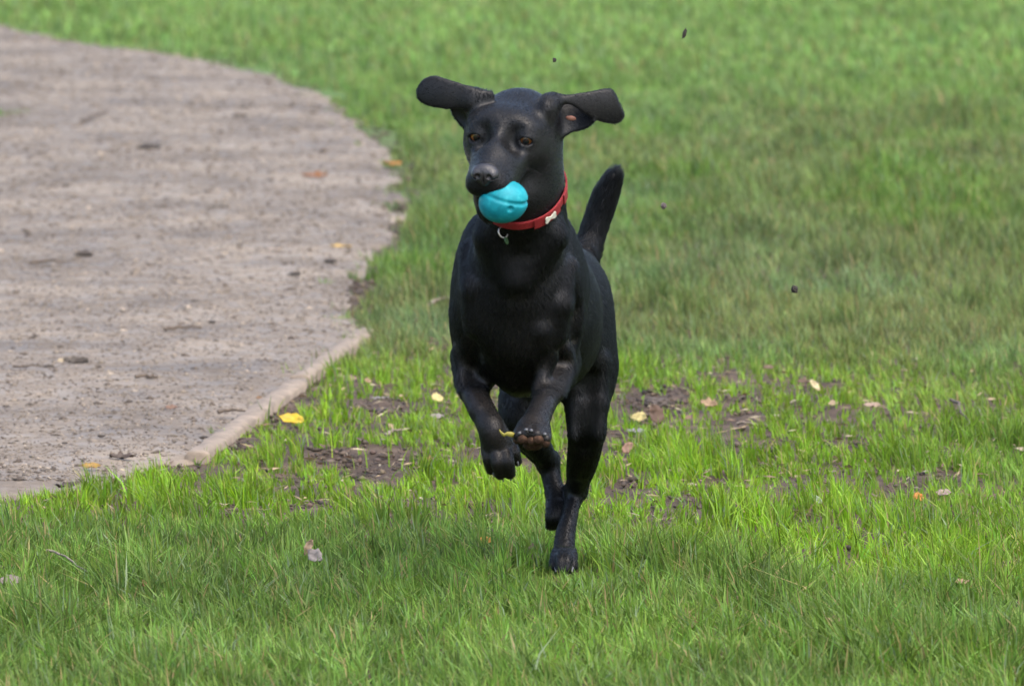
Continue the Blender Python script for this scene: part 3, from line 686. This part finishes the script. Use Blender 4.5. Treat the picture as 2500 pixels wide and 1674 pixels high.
D.sheet(cl_, lambda x, z: EY + .018 + .012 * np.clip((xl - x) / .03, -1, 1) - 5 * (np.clip(zf - z, 0, .06) - .02) ** 2 * 2, .0068, .006)
D.sheet(cr_, lambda x, z: EY + .024 - 14 * (np.clip(x - xr - .028, -.05, .05)) ** 2 - .012 * np.clip((zf - z - .02) / .03, -1, 1), .0068, .008)
D.sheet(lf, lambda x, z: EY - .004 + 2.2 * np.clip(xl - x, 0, .12) ** 2 + 7 * (z - zf - .005) ** 2, .0068, .006)
D.sheet(rf, lambda x, z: EY - .006 + 2.2 * np.clip(x - xr, 0, .12) ** 2 + 7 * (z - zf + .005) ** 2, .0068, .006)
for s in (-1, 1): D.ell(Hh(s * .058, .062, .034), (.018, .026, .020), HR, .02)

DV, DQ = D.mesh('dog')
print('dog verts', len(DV), 'faces', len(DQ))
dog = bpy.data.objects.new('dog', None); col.objects.link(dog)
foot = P(1377, 1392, -.03); dog.location = (foot[0], foot[1], 0)
DL = np.array(dog.location)
tag(dog, 'black short-haired dog running at the camera with ears flying and a ball in its mouth', 'dog')
me = mesh_np('body', DV - DL, DQ.ravel(), np.full(len(DQ), 4))
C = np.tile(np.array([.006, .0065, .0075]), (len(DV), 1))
br = sstep(.62, .38, DV[:, 2]) * sstep(-.25, -.45, DV[:, 1]); C = C * (1 - br[:, None]) + np.array([.010, .0085, .0075]) * br[:, None]  # brown light reflected from the ground, put into the coat colour of chest and forelegs
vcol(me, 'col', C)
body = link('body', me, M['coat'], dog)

# small parts from their own fine fields
def field_part(name, lo, hi, h, build, mat, parent, loc):
    f = Field(lo, hi, h); build(f); V, Q = f.mesh(name)
    m = mesh_np(name, V - np.asarray(loc), Q.ravel(), np.full(len(Q), 4)); o = link(name, m, mat, parent)
    return o
NC = Hh(0, -.104, -.030)
def build_nose(f):
    f.ell(Hh(0, -.101, -.027), (.0205, .013, .0135), HR, 0)
    f.ell(Hh(0, -.104, -.037), (.0115, .0095, .012), HR, .008)
    for s in (-1, 1):
        f.ell(Hh(s * .0125, -.106, -.030), (.0085, .010, .0095), HR, .005)
        f.ell(Hh(s * .0092, -.1165, -.031), (.0042, .0065, .0038), HR @ rot('y', s * 25), .003, 'sub')
        f.ell(Hh(s * .0175, -.112, -.0345), (.007, .007, .0016), HR @ rot('y', s * -15), .002, 'sub')
    f.ell(Hh(0, -.116, -.040), (.0009, .006, .012), HR, .002, 'sub')
field_part('nose', NC - .04, NC + .04, .0009, build_nose, M['nose'], dog, DL)
for s, ec, yi in EYES:
    bm_v = []; me = bpy.data.meshes.new('eye'); import bmesh
    bm = bmesh.new(); bmesh.ops.create_uvsphere(bm, u_segments=32, v_segments=24, radius=.0125); bm.to_mesh(me); bm.free()
    o = link('eye', me, M['eye'], dog); o.location = ec - DL
    o.rotation_euler = Matrix((HR @ rot('z', s * 4 + 6) @ rot('x', 10)).tolist()).to_euler()
# toe pads and claws on the lifted paw, claws on the others
def blob(name, c, r, R, mat):
    me = bpy.data.meshes.new(name); bm = bmesh.new(); bmesh.ops.create_icosphere(bm, subdivisions=2, radius=1)
    for v in bm.verts:
        p = R @ (np.array(v.co) * np.array(r)); v.co = p
    bm.to_mesh(me); bm.free(); o = link(name, me, mat, dog); o.location = c - DL; return o
for (x, y, rx, rz, yy) in [(1275, 1071, .0095, .0085, -.714), (1297, 1076, .008, .008, -.712), (1314, 1073, .0095, .008, -.7155), (1332, 1080, .0075, .0085, -.710), (1262, 1072, .0065, .008, -.706)]:
    blob('toe_pad', P(x, y, yy), (rx, .010, rz), rot('x', -20), M['pad'])
blob('paw_pad', P(1301, 1086, -.690), (.016, .014, .009), rot('x', -15), M['pad'])
def claw(p, d, L=.011, r=.0028):
    d = np.asarray(d, float); d /= np.linalg.norm(d); me = bpy.data.meshes.new('claw'); bm = bmesh.new()
    bmesh.ops.create_cone(bm, segments=8, radius1=r, radius2=r * .35, depth=L, cap_ends=True)
    bm.to_mesh(me); bm.free(); o = link('claw', me, M['claw'], dog); o.location = p - DL
    o.rotation_euler = Vector(d).to_track_quat('Z', 'Y').to_euler()
for x, y in [(1269, 1057), (1285, 1049), (1297, 1051), (1330, 1060)]: claw(P(x, y, -.722), (0, -1, .15), .010, .0034)
for x, y in [(1205, 1156), (1227, 1167), (1246, 1164), (1264, 1128)]: claw(P(x, y, -.562), (.2, -.2, -1), .012, .0026)
for x in (1357, 1369, 1384, 1397): claw(P(x, 1390, -.066), (0, -1, -.5), .012)
# pink inside the ear on the right
blob('inner_ear', P(1394, 289, EY + .0185), (.009, .004, .004), rot('y', 8), M['inner'])

# ------------------------------------------------------------------ fur: short hairs over the whole body
def make_fur(n=230000):
    me = body.data; T = np.concatenate([DQ[:, [0, 1, 2]], DQ[:, [0, 2, 3]]])
    A, B, Cc = DV[T[:, 0]], DV[T[:, 1]], DV[T[:, 2]]; cr = np.cross(B - A, Cc - A); ar = np.linalg.norm(cr, axis=1)
    # denser where the camera sees it
    wgt = ar * np.where(cr[:, 1] < .3 * ar, 1.0, .35); k = rng.choice(len(T), n, p=wgt / wgt.sum())
    u = rng.random((n, 2)); fl = u.sum(1) > 1; u[fl] = 1 - u[fl]
    p = A[k] + (B - A)[k] * u[:, :1] + (Cc - A)[k] * u[:, 1:]
    nrm = D.grad(p); nrm /= np.linalg.norm(nrm, axis=1, keepdims=True) + 1e-9
    # growth direction
    hl = (p - HO) @ HR                                  # head coordinates
    noseL = np.array([0, -.11, -.03]); head = (np.linalg.norm(hl - np.array([0, .04, -.01]), axis=1) < .135) | (p[:, 2] > P(1250, 470, -.6)[2])
    fh = ((hl - noseL) @ HR.T); fh /= np.linalg.norm(fh, axis=1, keepdims=True)
    d = np.tile(np.array([.05, .45, -.9]), (n, 1)); d[:, 1] += .8 * sstep(-.45, -.2, p[:, 1]) * sstep(.3, .5, p[:, 2])
    d[head] = fh[head]
    tl = (p[:, 1] > .12) & (p[:, 2] > .46); d[tl] = np.array([.35, .1, .9])
    ears = ((p[:, 0] < xl) | (p[:, 0] > xr)) & (p[:, 2] > P(1250, 345, EY)[2]) & (p[:, 1] > -.66)
    d[ears] = np.stack([np.sign(p[ears, 0] - HO[0]), 0 * p[ears, 0], 0 * p[ears, 0] - .2], 1)
    d += rng.normal(0, .16, (n, 3))
    t = d - (d * nrm).sum(1, keepdims=True) * nrm; t /= np.linalg.norm(t, axis=1, keepdims=True) + 1e-9
    L = np.full(n, .011); L[head] = .006; L[tl] = .017; L[ears] = .0045; L[p[:, 2] < .16] = .006; paw = (p[:, 1] < -.5) & (p[:, 2] < .36); L[paw] = .0032
    face = head & (hl[:, 1] < .02); L[face] = .0038
    L *= rng.uniform(.6, 1.3, n); lift = rng.uniform(.04, .15, n); lift[tl] += .18; lift[rng.random(n) < .02] += .2; lift[ears] *= .6
    ok = np.ones(n, bool)
    for s, ec, yi in EYES: ok &= np.linalg.norm(p - ec - HR @ np.array([0, -.011, 0]), axis=1) > .0088
    ok &= np.linalg.norm((hl - np.array([0, -.108, -.032])) / np.array([.023, .016, .020]), axis=1) > 1
    for x, y in [(1275, 1073), (1296, 1078), (1314, 1075), (1332, 1082)]: ok &= np.linalg.norm(p - P(x, y, -.712), axis=1) > .0105
    p, nrm, t, L, lift = p[ok], nrm[ok], t[ok], L[ok], lift[ok]; n = len(p)
    d0 = t * np.cos(lift)[:, None] + nrm * np.sin(lift)[:, None]; l2 = lift * .25
    d1 = t * np.cos(l2)[:, None] + nrm * np.sin(l2)[:, None]
    pts = np.stack([p - nrm * .0006, p + d0 * L[:, None] * .5, p + d0 * L[:, None] * .5 + d1 * L[:, None] * .5], 1) - DL
    cu = bpy.data.hair_curves.new('fur'); cu.add_curves([3] * n)
    cu.attributes['position'].data.foreach_set('vector', pts.astype(np.float32).ravel())
    ra = cu.attributes.get('radius') or cu.attributes.new('radius', 'FLOAT', 'POINT')
    rr = np.tile(np.array([.00028, .00024, .00006]), n); ra.data.foreach_set('value', rr.astype(np.float32))
    cu.materials.append(M['fur'])
    o = bpy.data.objects.new('fur', cu); col.objects.link(o); o.parent = dog; o['kind'] = 'stuff'
make_fur()
def whiskers():
    r = np.random.default_rng(3); cu = bpy.data.hair_curves.new('whiskers'); n = 14; cu.add_curves([6] * n); pts = []; rad = []
    for i in range(n):
        s = 1 if i < 9 else -1; a = Hh(s * .034, -.045 + .03 * r.random(), -.048 + .02 * r.random()); d = HR @ np.array([s * .9, .35 + .3 * r.random(), -.1 + .5 * (r.random() - .5)]); d /= np.linalg.norm(d); L = r.uniform(.025, .045)
        for j in range(6): t = j / 5; pts.append(a + d * L * t + np.array([0, 0, -.012 * t * t]) - DL); rad.append(.00022 * (1 - .8 * t))
    cu.attributes['position'].data.foreach_set('vector', np.array(pts, np.float32).ravel())
    ra = cu.attributes.get('radius') or cu.attributes.new('radius', 'FLOAT', 'POINT'); ra.data.foreach_set('value', np.array(rad, np.float32))
    cu.materials.append(M['fur']); o = bpy.data.objects.new('whiskers', cu); col.objects.link(o); o.parent = dog; o['kind'] = 'stuff'
whiskers()

# ------------------------------------------------------------------ ball in the mouth
BC = P(1229, 492, -.731); BR_ = .0355
ball = bpy.data.objects.new('ball', None); 
def build_ball(f):
    f.ell(BC, (BR_ * 1.08, BR_, BR_ * .94), rot('y', -12), 0)
    R = rot('y', 16) @ rot('x', 12)
    # mouth-like groove round the upper third, a blow hole and a shallow second seam
    sl, (x, y, z) = f.box(BC - .05, BC + .05, 0)
    qv = np.stack([x, y, z], -1) - BC; ql = qv @ R
    tor = np.sqrt((np.sqrt(ql[..., 0] ** 2 + ql[..., 1] ** 2) - BR_ * .985) ** 2 + (ql[..., 2] - .010) ** 2) - .0022
    f.sub(sl, tor, .004)
    hd = P(1250, 515, -.77) - BC; hd /= np.linalg.norm(hd)
    f.ell(BC + hd * (BR_ + .001), (.0048,) * 3, None, .003, 'sub')
ball = field_part('ball', BC - .045, BC + .045, .0011, build_ball, M['ball'], None, BC)
ball.location = BC
tag(ball, 'turquoise rubber ball with a groove and a hole, held in the dog\'s mouth', 'ball')

# ------------------------------------------------------------------ collar
coll = bpy.data.objects.new('dog_collar', None); col.objects.link(coll)
CC = P(1279, 432, -.545); coll.location = CC
tag(coll, 'red webbing collar with a cream bone emblem round the dog\'s neck', 'collar')
cf = np.array([-.10, -.80, -.60]); cf /= np.linalg.norm(cf); cs_ = np.array([1, 0, .05]); cs_ -= (cs_ @ cf) * cf; cs_ /= np.linalg.norm(cs_); cn = np.cross(cs_, cf); cn = cn if cn[2] > 0 else -cn
nA = 72; th = np.linspace(0, 2 * math.pi, nA, endpoint=False); rad = []
rs = np.linspace(.03, .125, 190)
for a in th:
    dirv = cf * math.cos(a) + cs_ * math.sin(a); f = D.sample(CC + dirv * rs[:, None]); j = np.argmax(f > 0); rad.append(rs[j] if (f > 0).any() else .1)
rad = np.array(rad); print('collar radii', rad.round(3)[::6]); rad = np.minimum(rad, .115)
for _ in range(6): rad = np.maximum(rad * .0 + (np.roll(rad, 1) + 2 * rad + np.roll(rad, -1)) / 4, 0)
def cpt(a, off, hgt):
    r = np.interp(a % (2 * math.pi), np.append(th, 2 * math.pi), np.append(rad, rad[0]))
    return CC + (cf * math.cos(a) + cs_ * math.sin(a)) * (r + off) + cn * hgt
def band(name, a0, a1, n, off, th_, hw, mat, closed=False):
    V = []; F = []; A = np.linspace(a0, a1, n, endpoint=not closed)
    prof = [(off, -hw), (off + th_ * .8, -hw), (off + th_, -hw * .8), (off + th_, hw * .8), (off + th_ * .8, hw), (off, hw)]
    for a in A:
        for o_, h_ in prof: V.append(tuple(cpt(a, o_, h_) - CC))
    m = len(prof)
    for i in range(n if closed else n - 1):
        j = (i + 1) % n
        for k in range(m): F.append((i * m + k, j * m + k, j * m + (k + 1) % m, i * m + (k + 1) % m))
    if not closed: F += [tuple(range(m)), tuple(range((n - 1) * m, n * m))[::-1]]
    me = bpy.data.meshes.new(name); me.from_pydata(V, [], F); bm = bmesh.new(); bm.from_mesh(me); bmesh.ops.recalc_face_normals(bm, faces=bm.faces); bm.to_mesh(me); bm.free()
    return link(name, me, mat, coll, smooth=False)
band('strap', 0, 2 * math.pi, 96, .0015, .0032, .0068, M['collar'], True)
# angle where the emblem sits
best = min(np.linspace(0, 1.8, 91), key=lambda a: abs(proj(cpt(a, .006, 0))[0] - 1343))
band('emblem_panel', best - .26, best + .26, 12, .0044, .0026, .0098, M['collar'])
band('keeper_loop', best + .42, best + .62, 6, .0044, .0026, .0098, M['collar'])
def bone(a):
    up = cpt(a, .0085, .004) - cpt(a, .0085, -.004); up /= np.linalg.norm(up); al = cpt(a + .04, .0085, 0) - cpt(a - .04, .0085, 0); al /= np.linalg.norm(al); nn = np.cross(al, up)
    c = cpt(a, .0082, 0); out_ = c - CC; nn = nn if nn @ out_ > 0 else -nn
    pts = []
    for (cx, cy, t0, t1) in [(.0085, .0028, -60, 150), (-.0085, .0028, 30, 240), (-.0085, -.0028, 120, 330), (.0085, -.0028, 210, 420)]:
        for tt in np.linspace(math.radians(t0), math.radians(t1), 9): pts.append((cx + .0034 * math.cos(tt), cy + .0034 * math.sin(tt)))
        if (cx > 0) == (cy > 0): pts.append((0, .0024 if cy > 0 else -.0024))
    n = len(pts); V = [tuple(c + al * x + up * y + nn * h - CC) for h in (0, .0014) for x, y in pts]
    F = [tuple(range(n)), tuple(range(n, 2 * n))] + [(i, (i + 1) % n, n + (i + 1) % n, n + i) for i in range(n)]
    me = bpy.data.meshes.new('bone_emblem'); me.from_pydata(V, [], F); bm = bmesh.new(); bm.from_mesh(me); bmesh.ops.recalc_face_normals(bm, faces=bm.faces); bm.to_mesh(me); bm.free()
    link('bone_emblem', me, M['bone'], coll, smooth=False)
bone(best)
ar = min(np.linspace(-1.2, .6, 91), key=lambda a: abs(proj(cpt(a, .006, 0))[0] - 1229))
def torus(name, c, R, r, rotm, mat):
    V = []; F = []; n, m = 28, 8
    for i in range(n):
        for j in range(m):
            a, b = 2 * math.pi * i / n, 2 * math.pi * j / m
            V.append(tuple(rotm @ np.array([(R + r * math.cos(b)) * math.cos(a), r * math.sin(b), (R + r * math.cos(b)) * math.sin(a)]) + c - CC))
            F.append((i * m + j, ((i + 1) % n) * m + j, ((i + 1) % n) * m + (j + 1) % m, i * m + (j + 1) % m))
    me = bpy.data.meshes.new(name); me.from_pydata(V, [], F); return link(name, me, mat, coll)
rc = cpt(ar, .007, -.013)
torus('ring', rc, .0085, .0013, rot('z', 35) @ rot('x', -18), M['metal'])
me = bpy.data.meshes.new('tag'); bm = bmesh.new(); bmesh.ops.create_cone(bm, segments=24, radius1=.0062, radius2=.0062, depth=.0014, cap_ends=True); bm.to_mesh(me); bm.free()
tg = link('tag', me, M['tagm'], coll, smooth=False); tg.location = rc + np.array([.005, -.002, -.0125]) - CC; tg.rotation_euler = (math.radians(75), 0, math.radians(70))

# ------------------------------------------------------------------ fallen leaves, twigs and clods, each a thing of its own
def leaf(px, py, wpx, col_a, label, h=.012, curl=.5, tilt=(20, 0), yaw=0, shape='oval', cat='leaf', name='fallen_leaf', aspect=.55):
    c = G(px, py, h); L = wpx / (FPX / np.linalg.norm(c - CAM)); r = np.random.default_rng(int(px * 7 + py)); n = 9; V = []; Cc = []; m = 5
    ca = np.array(col_a)
    for i in range(n):
        t = i / (n - 1); u = t - .5
        wv = aspect * math.sin(math.pi * (t * .94 + .03)) ** (.75 if shape == 'oval' else .5)
        wv *= 1 + r.normal(0, .12)
        if shape == 'lobed': wv *= (1 + .35 * math.sin(t * 19))
        for j in range(m):
            v = (j / (m - 1) - .5) * wv
            z = curl * (abs(v) * .75 + .5 * u * u + .25 * u * v) + .045 * r.normal()
            V.append((u * L, v * L, z * L)); Cc.append(ca * (1 + r.normal(0, .14)) * (.8 if j == 2 else 1))
    F = [(i * m + j, (i + 1) * m + j, (i + 1) * m + j + 1, i * m + j + 1) for i in range(n - 1) for j in range(m - 1)]
    b = len(V)
    for i in range(4):
        x = -.5 * L - i * .035 * L
        V += [(x, -.012 * L, .06 * L * i / 4 + .09 * curl * L), (x, .012 * L, .06 * L * i / 4 + .09 * curl * L)]; Cc += [ca * .6] * 2
        if i: F.append((b + 2 * i - 2, b + 2 * i, b + 2 * i + 1, b + 2 * i - 1))
    me = bpy.data.meshes.new(name); me.from_pydata(V, [], F); vcol(me, 'col', np.clip(np.array(Cc), .005, .9))
    o = link(name, me, M['leaf']); o.location = c; o.rotation_euler = (math.radians(tilt[0]), math.radians(tilt[1]), math.radians(yaw))
    md = o.modifiers.new('thickness', 'SOLIDIFY'); md.thickness = .0006
    return tag(o, label, cat)
def clod(px, py, wpx, col_a, label, Yair=None, flat=.6, name='soil_clod', cat='clod', stretch=1.0, tilt=0, h=.013):
    c = P(px, py, Yair) if Yair is not None else G(px, py, h); R = wpx / 2 / (FPX / np.linalg.norm(c - CAM)); r = np.random.default_rng(int(px * 3 + py))
    me = bpy.data.meshes.new(name); bm = bmesh.new(); bmesh.ops.create_icosphere(bm, subdivisions=3, radius=1)
    ph = r.uniform(0, 6, 6)
    for v in bm.verts:
        p = np.array(v.co); k = 1 + .22 * math.sin(p[0] * 3 + ph[0]) * math.sin(p[1] * 4 + ph[1]) + .16 * math.sin(p[2] * 7 + ph[2]) * math.sin(p[0] * 8 + ph[3]) + r.normal(0, .06)
        v.co = p * k * R * np.array([stretch, .8, flat])
    nv = len(bm.verts); bm.to_mesh(me); bm.free(); vcol(me, 'col', np.clip(np.array(col_a) * (1 + r.normal(0, .25, (nv, 1))), .004, 1))
    o = link(name, me, M['clod'], smooth=False); o.location = c; o.rotation_euler = (0, math.radians(tilt), r.uniform(-.3, .3)); return tag(o, label, cat)
def twig(px0, py0, px1, py1, rad, label, mat='twig', h=.008, sag=.004, branch=False):
    a, b = G(px0, py0, h), G(px1, py1, h); r = np.random.default_rng(int(px0 + py0)); n, m = 9, 6; d = b - a; s = np.array([-d[1], d[0], 0]); s /= np.linalg.norm(s) + 1e-9
    V = []; F = []
    for i in range(n):
        t = i / (n - 1); c = d * t + s * r.normal(0, .003) + np.array([0, 0, r.normal(0, .0012) + sag * math.sin(t * 3.1)]); rr = rad * (1 - .5 * t)
        for j in range(m): 
            an = 2 * math.pi * j / m; V.append(tuple(c + s * rr * math.cos(an) + np.array([0, 0, rr * math.sin(an)])))
    for i in range(n - 1):
        for j in range(m): F.append((i * m + j, (i + 1) * m + j, (i + 1) * m + (j + 1) % m, i * m + (j + 1) % m))
    F += [tuple(range(m))[::-1], tuple(range((n - 1) * m, n * m))]
    me = bpy.data.meshes.new('twig'); me.from_pydata(V, [], F); o = link('twig', me, M[mat]); o.location = a; return tag(o, label, 'twig')

YEL, PALE, BRN, TAN, RED, GRY, DRK, ORG = (.52, .36, .02), (.50, .42, .17), (.12, .075, .045), (.30, .20, .11), (.22, .085, .05), (.26, .225, .20), (.030, .023, .018), (.46, .17, .03)
# on the grass
leaf(712, 1024, 62, YEL, 'bright yellow leaf lying beside the pale edging board', .022, .5, (35, 10), -14)
leaf(897, 930, 26, TAN, 'small tan leaf in the grass above the edging board\'s middle', .02, .6, (40, 0), 60)
leaf(752, 1335, 42, (.30, .21, .13), 'upright pinkish tan leaf beside a grey one in the foreground grass', .042, .5, (70, -60), 30, aspect=.42)
leaf(770, 1356, 46, GRY, 'rounded grey-brown leaf standing in the foreground grass', .034, .35, (55, 25), -35, aspect=.75)
leaf(1067, 971, 34, PALE, 'pale yellow leaf left of the dog\'s hanging front paw', .018, .3, (40, 0), 40, aspect=.8)
leaf(1067, 1016, 34, GRY, 'grey leaf on bare soil just left of the hanging paw', .014, .4, (30, 0), -10)
leaf(1046, 1126, 44, RED, 'rust-red leaf on dark soil below the hanging paw', .016, .7, (45, 0), 55, 'lobed')
leaf(927, 972, 44, (.22, .20, .19), 'thin pale grey leaf on the soil patch by the path bend', .014, .3, (10, 0), -8, aspect=.25)
leaf(1559, 1018, 42, PALE, 'pale yellow leaf next to the large brown leaf right of the dog', .020, .3, (45, 0), -25, aspect=.7)
leaf(1597, 1012, 56, (.13, .08, .055), 'large dark brown leaf standing on the soil right of the dog', .028, .6, (65, 60), 20, aspect=.7)
leaf(1533, 1093, 34, (.25, .14, .09), 'pinkish brown pointed leaf close to the dog\'s standing hind leg', .018, .4, (60, -40), 20, aspect=.75)
leaf(1555, 1052, 50, (.22, .21, .20), 'flat pale grey leaf under the large brown leaf', .012, .25, (15, 0), 5)
leaf(1731, 986, 42, TAN, 'tan crumpled leaf in the grass right of the soil patch', .020, .8, (40, 10), -18, 'lobed')
leaf(1989, 940, 36, (.55, .46, .26), 'cream leaf standing out in the lawn on the right', .030, .4, (60, 45), 10, aspect=.5)
leaf(1961, 932, 34, BRN, 'dark brown leaf touching the cream one in the lawn', .022, .5, (30, 0), -20)
leaf(2128, 990, 44, (.27, .19, .14), 'pinkish grey leaf half hidden in the lawn below the cream leaf', .022, .4, (25, 0), 15, aspect=.4)
leaf(1996, 1220, 34, (.20, .26, .14), 'pale green broad leaf in the bright grass on the right', .020, .4, (45, 30), -30, aspect=.5)
leaf(2241, 1214, 36, ORG, 'orange-brown leaf in the grass near the right edge', .020, .5, (50, 0), 50, aspect=.7)
leaf(2303, 1203, 38, (.27, .20, .17), 'pinkish grey leaf just right of the orange-brown one', .020, .4, (35, 0), 5)
leaf(1876, 897, 26, BRN, 'small brown leaf in the lawn above the big soil patch', .022, .6, (40, 0), 10, 'lobed')
leaf(1187, 1320, 38, (.42, .22, .03), 'yellow-orange leaf in the grass left of the standing paw', .022, .5, (40, 0), -15, 'lobed')
leaf(352, 1424, 22, RED, 'tiny reddish leaf in the foreground grass at lower left', .038, .4, (70, 60), 20)
leaf(2043, 1511, 52, TAN, 'tan leaf lying low in the foreground grass at lower right', .034, .4, (35, 0), -6, aspect=.4)
leaf(2348, 1420, 40, TAN, 'curled tan leaf in the foreground grass near the right edge', .034, .6, (40, 0), 30, aspect=.4)
leaf(1041, 694, 26, (.26, .15, .08), 'small brownish leaf in the grass beside the dog\'s shoulder', .024, .5, (40, 0), 40)
leaf(25, 1418, 56, (.16, .13, .11), 'dull brown leaf in the grass at the left edge', .03, .4, (40, 0), 20, aspect=.6)
twig(1048, 742, 1098, 726, .0045, 'pale bent twig in the grass left of the dog\'s chest', 'edging', .022)
twig(940, 1064, 978, 1050, .0035, 'short pale twig on the soil left of the hanging paw', 'edging', .018)
twig(1800, 1034, 1842, 1040, .0035, 'pinkish twig on the soil gap right of the dog', 'edging', .014)
twig(2322, 972, 2366, 1036, .0035, 'reddish brown stalk leaning through the lawn on the right', 'twig', .03)
twig(118, 1342, 215, 1396, .0022, 'long straw stalk across the foreground grass at lower left', 'edging', .045)
# on the path
leaf(769, 430, 62, (.22, .095, .035), 'brown-orange leaf lying on the far part of the path', .014, .7, (25, 0), -14, aspect=.35)
leaf(959, 399, 44, ORG, 'orange leaf at the far right edge of the path', .022, .4, (20, 0), 5, aspect=.4)
leaf(222, 1139, 46, (.27, .16, .03), 'curled yellow-brown leaf at the near corner of the path', .014, .8, (35, 0), 12, aspect=.4)
leaf(833, 600, 52, (.42, .28, .08), 'thin yellowish leaf on the path near the grass bulge', .012, .3, (10, 0), 3, aspect=.25)
leaf(667, 609, 36, (.42, .35, .29), 'small whitish leaf in the middle of the path', .012, .3, (15, 0), -12, aspect=.3)
leaf(186, 884, 60, (.055, .042, .03), 'dark shrivelled leaf with a pale tip on the path at left', .014, .9, (30, 0), -4, 'lobed', aspect=.4)
leaf(150, 880, 20, (.42, .34, .22), 'pale leaf scrap touching the dark shrivelled leaf', .016, .4, (50, 0), 10)
leaf(419, 995, 32, (.20, .12, .08), 'small reddish brown leaf on the wet middle of the path', .012, .6, (25, 0), -20)
leaf(632, 971, 16, (.16, .08, .03), 'tiny brown leaf on the path against the edging board', .014, .5, (45, 0), 30)
leaf(300, 1117, 64, (.065, .045, .033), 'dark brown leaf scraps near the tuft at the path\'s near end', .012, .9, (20, 0), -6, 'lobed', aspect=.35)
leaf(162, 1186, 52, (.05, .036, .03), 'dark leaf at the path\'s near edge against the grass', .012, .7, (20, 0), 8, 'lobed', aspect=.35)
leaf(536, 506, 42, (.035, .03, .02), 'dark flat chip of bark on the far path', .010, .3, (15, 0), 4, aspect=.3, cat='bark chip', name='bark_chip')
twig(556 - 24, 1006, 556 + 44, 1003, .004, 'short brown twig on the path near the edging board', 'twig', .017)
twig(400, 803, 490, 799, .0045, 'long dark twig lying across the middle of the path', 'twig', .017)
twig(30, 896, 106, 896, .003, 'thin stick beside the black clod at the path\'s left edge', 'twig', .017)
twig(330, 922, 386, 920, .0045, 'dark twig on the path below the long one', 'twig', .017)
twig(200, 296, 262, 272, .006, 'blurred dark twig on the farthest part of the path', 'twig', .017)
twig(75, 642, 158, 639, .005, 'dark stick on the path at left, above the shrivelled leaf', 'twig', .017)
for x, y, wd, lab in [(118, 895, 26, 'black clod beside a thin stick on the path'), (247, 1064, 16, 'small black clod on the near path'), (268, 1017, 11, 'tiny black clod in the middle of the near path'), (496, 1067, 18, 'dark clod on the path next to the edging board\'s low end'),
                      (536, 1059, 14, 'small dark clod touching the edging board'), (158, 1081, 12, 'tiny dark clod left of the curled yellow-brown leaf'), (365, 922, 20, 'dark clod at the end of the lower twig on the path'),
                      (808, 637, 26, 'dark clod near the grass bulge on the path'), (585, 282, 26, 'blurred dark clod on the far part of the path'), (363, 359, 44, 'wide dark crumb patch on the far path'), (160, 452, 18, 'brown clod on the far path at left'),
                      (518, 785, 16, 'dark clod on the path above the long twig\'s end'), (720, 668, 24, 'dark clod beside the grass in the middle distance'), (205, 620, 40, 'flat dark clod on the path at left')]:
    clod(x, y, wd * .95, (.045, .035, .027), lab, flat=.4, stretch=1.2)
clod(942, 1003, 50, (.06, .047, .038), 'dark lump of soil in the bare patch by the path bend', flat=.35, h=.006)
clod(1604, 985, 60, (.065, .05, .04), 'dark lump of turned soil behind the large brown leaf', flat=.5, h=.01)
clod(1880, 1104, 62, (.06, .048, .04), 'dark lump of soil in the gap right of the bright grass', flat=.5, h=.008)
# turf thrown up by the dog, in the air behind it
clod(1671, 82, 11, DRK, 'long dark clod flying high in the air right of the dog', Yair=.9, flat=2.2, name='flying_clod', stretch=.8, tilt=18)
clod(1354, 147, 9, DRK, 'tiny dark speck of turf in the air above the dog\'s head', Yair=.8, flat=1.2, name='flying_clod')
clod(1620, 503, 12, (.09, .07, .065), 'small brown clod in the air right of the tail', Yair=.6, flat=1.3, name='flying_clod')
clod(1940, 706, 16, DRK, 'dark clod flying low over the lawn on the right', Yair=.5, flat=1.1, name='flying_clod', tilt=-30)
# scrap of yellow grass caught in the lifted paw
def scrap():
    pts = [P(1256, 1062, -.712), P(1248, 1060, -.716), P(1238, 1058, -.715), P(1230, 1062, -.714), P(1222, 1054, -.714), P(1219, 1048, -.714)]
    V = []; F = []
    for i, p in enumerate(pts):
        ww = [.0035, .004, .003, .0028, .0018, .0006][i]; V += [tuple(p - pts[0] + np.array([.0005, 0, ww])), tuple(p - pts[0] + np.array([-.0005, 0, -ww]))]
        if i: F.append((2 * i - 2, 2 * i - 1, 2 * i + 1, 2 * i))
    me = bpy.data.meshes.new('grass_scrap'); me.from_pydata(V, [], F); vcol(me, 'col', np.tile(np.array([.30, .26, .04]), (len(V), 1)))
    o = link('grass_scrap', me, M['leaf']); o.location = pts[0]; md = o.modifiers.new('thickness', 'SOLIDIFY'); md.thickness = .001
    tag(o, 'scrap of yellow grass caught in the toes of the lifted paw', 'grass scrap')
scrap()
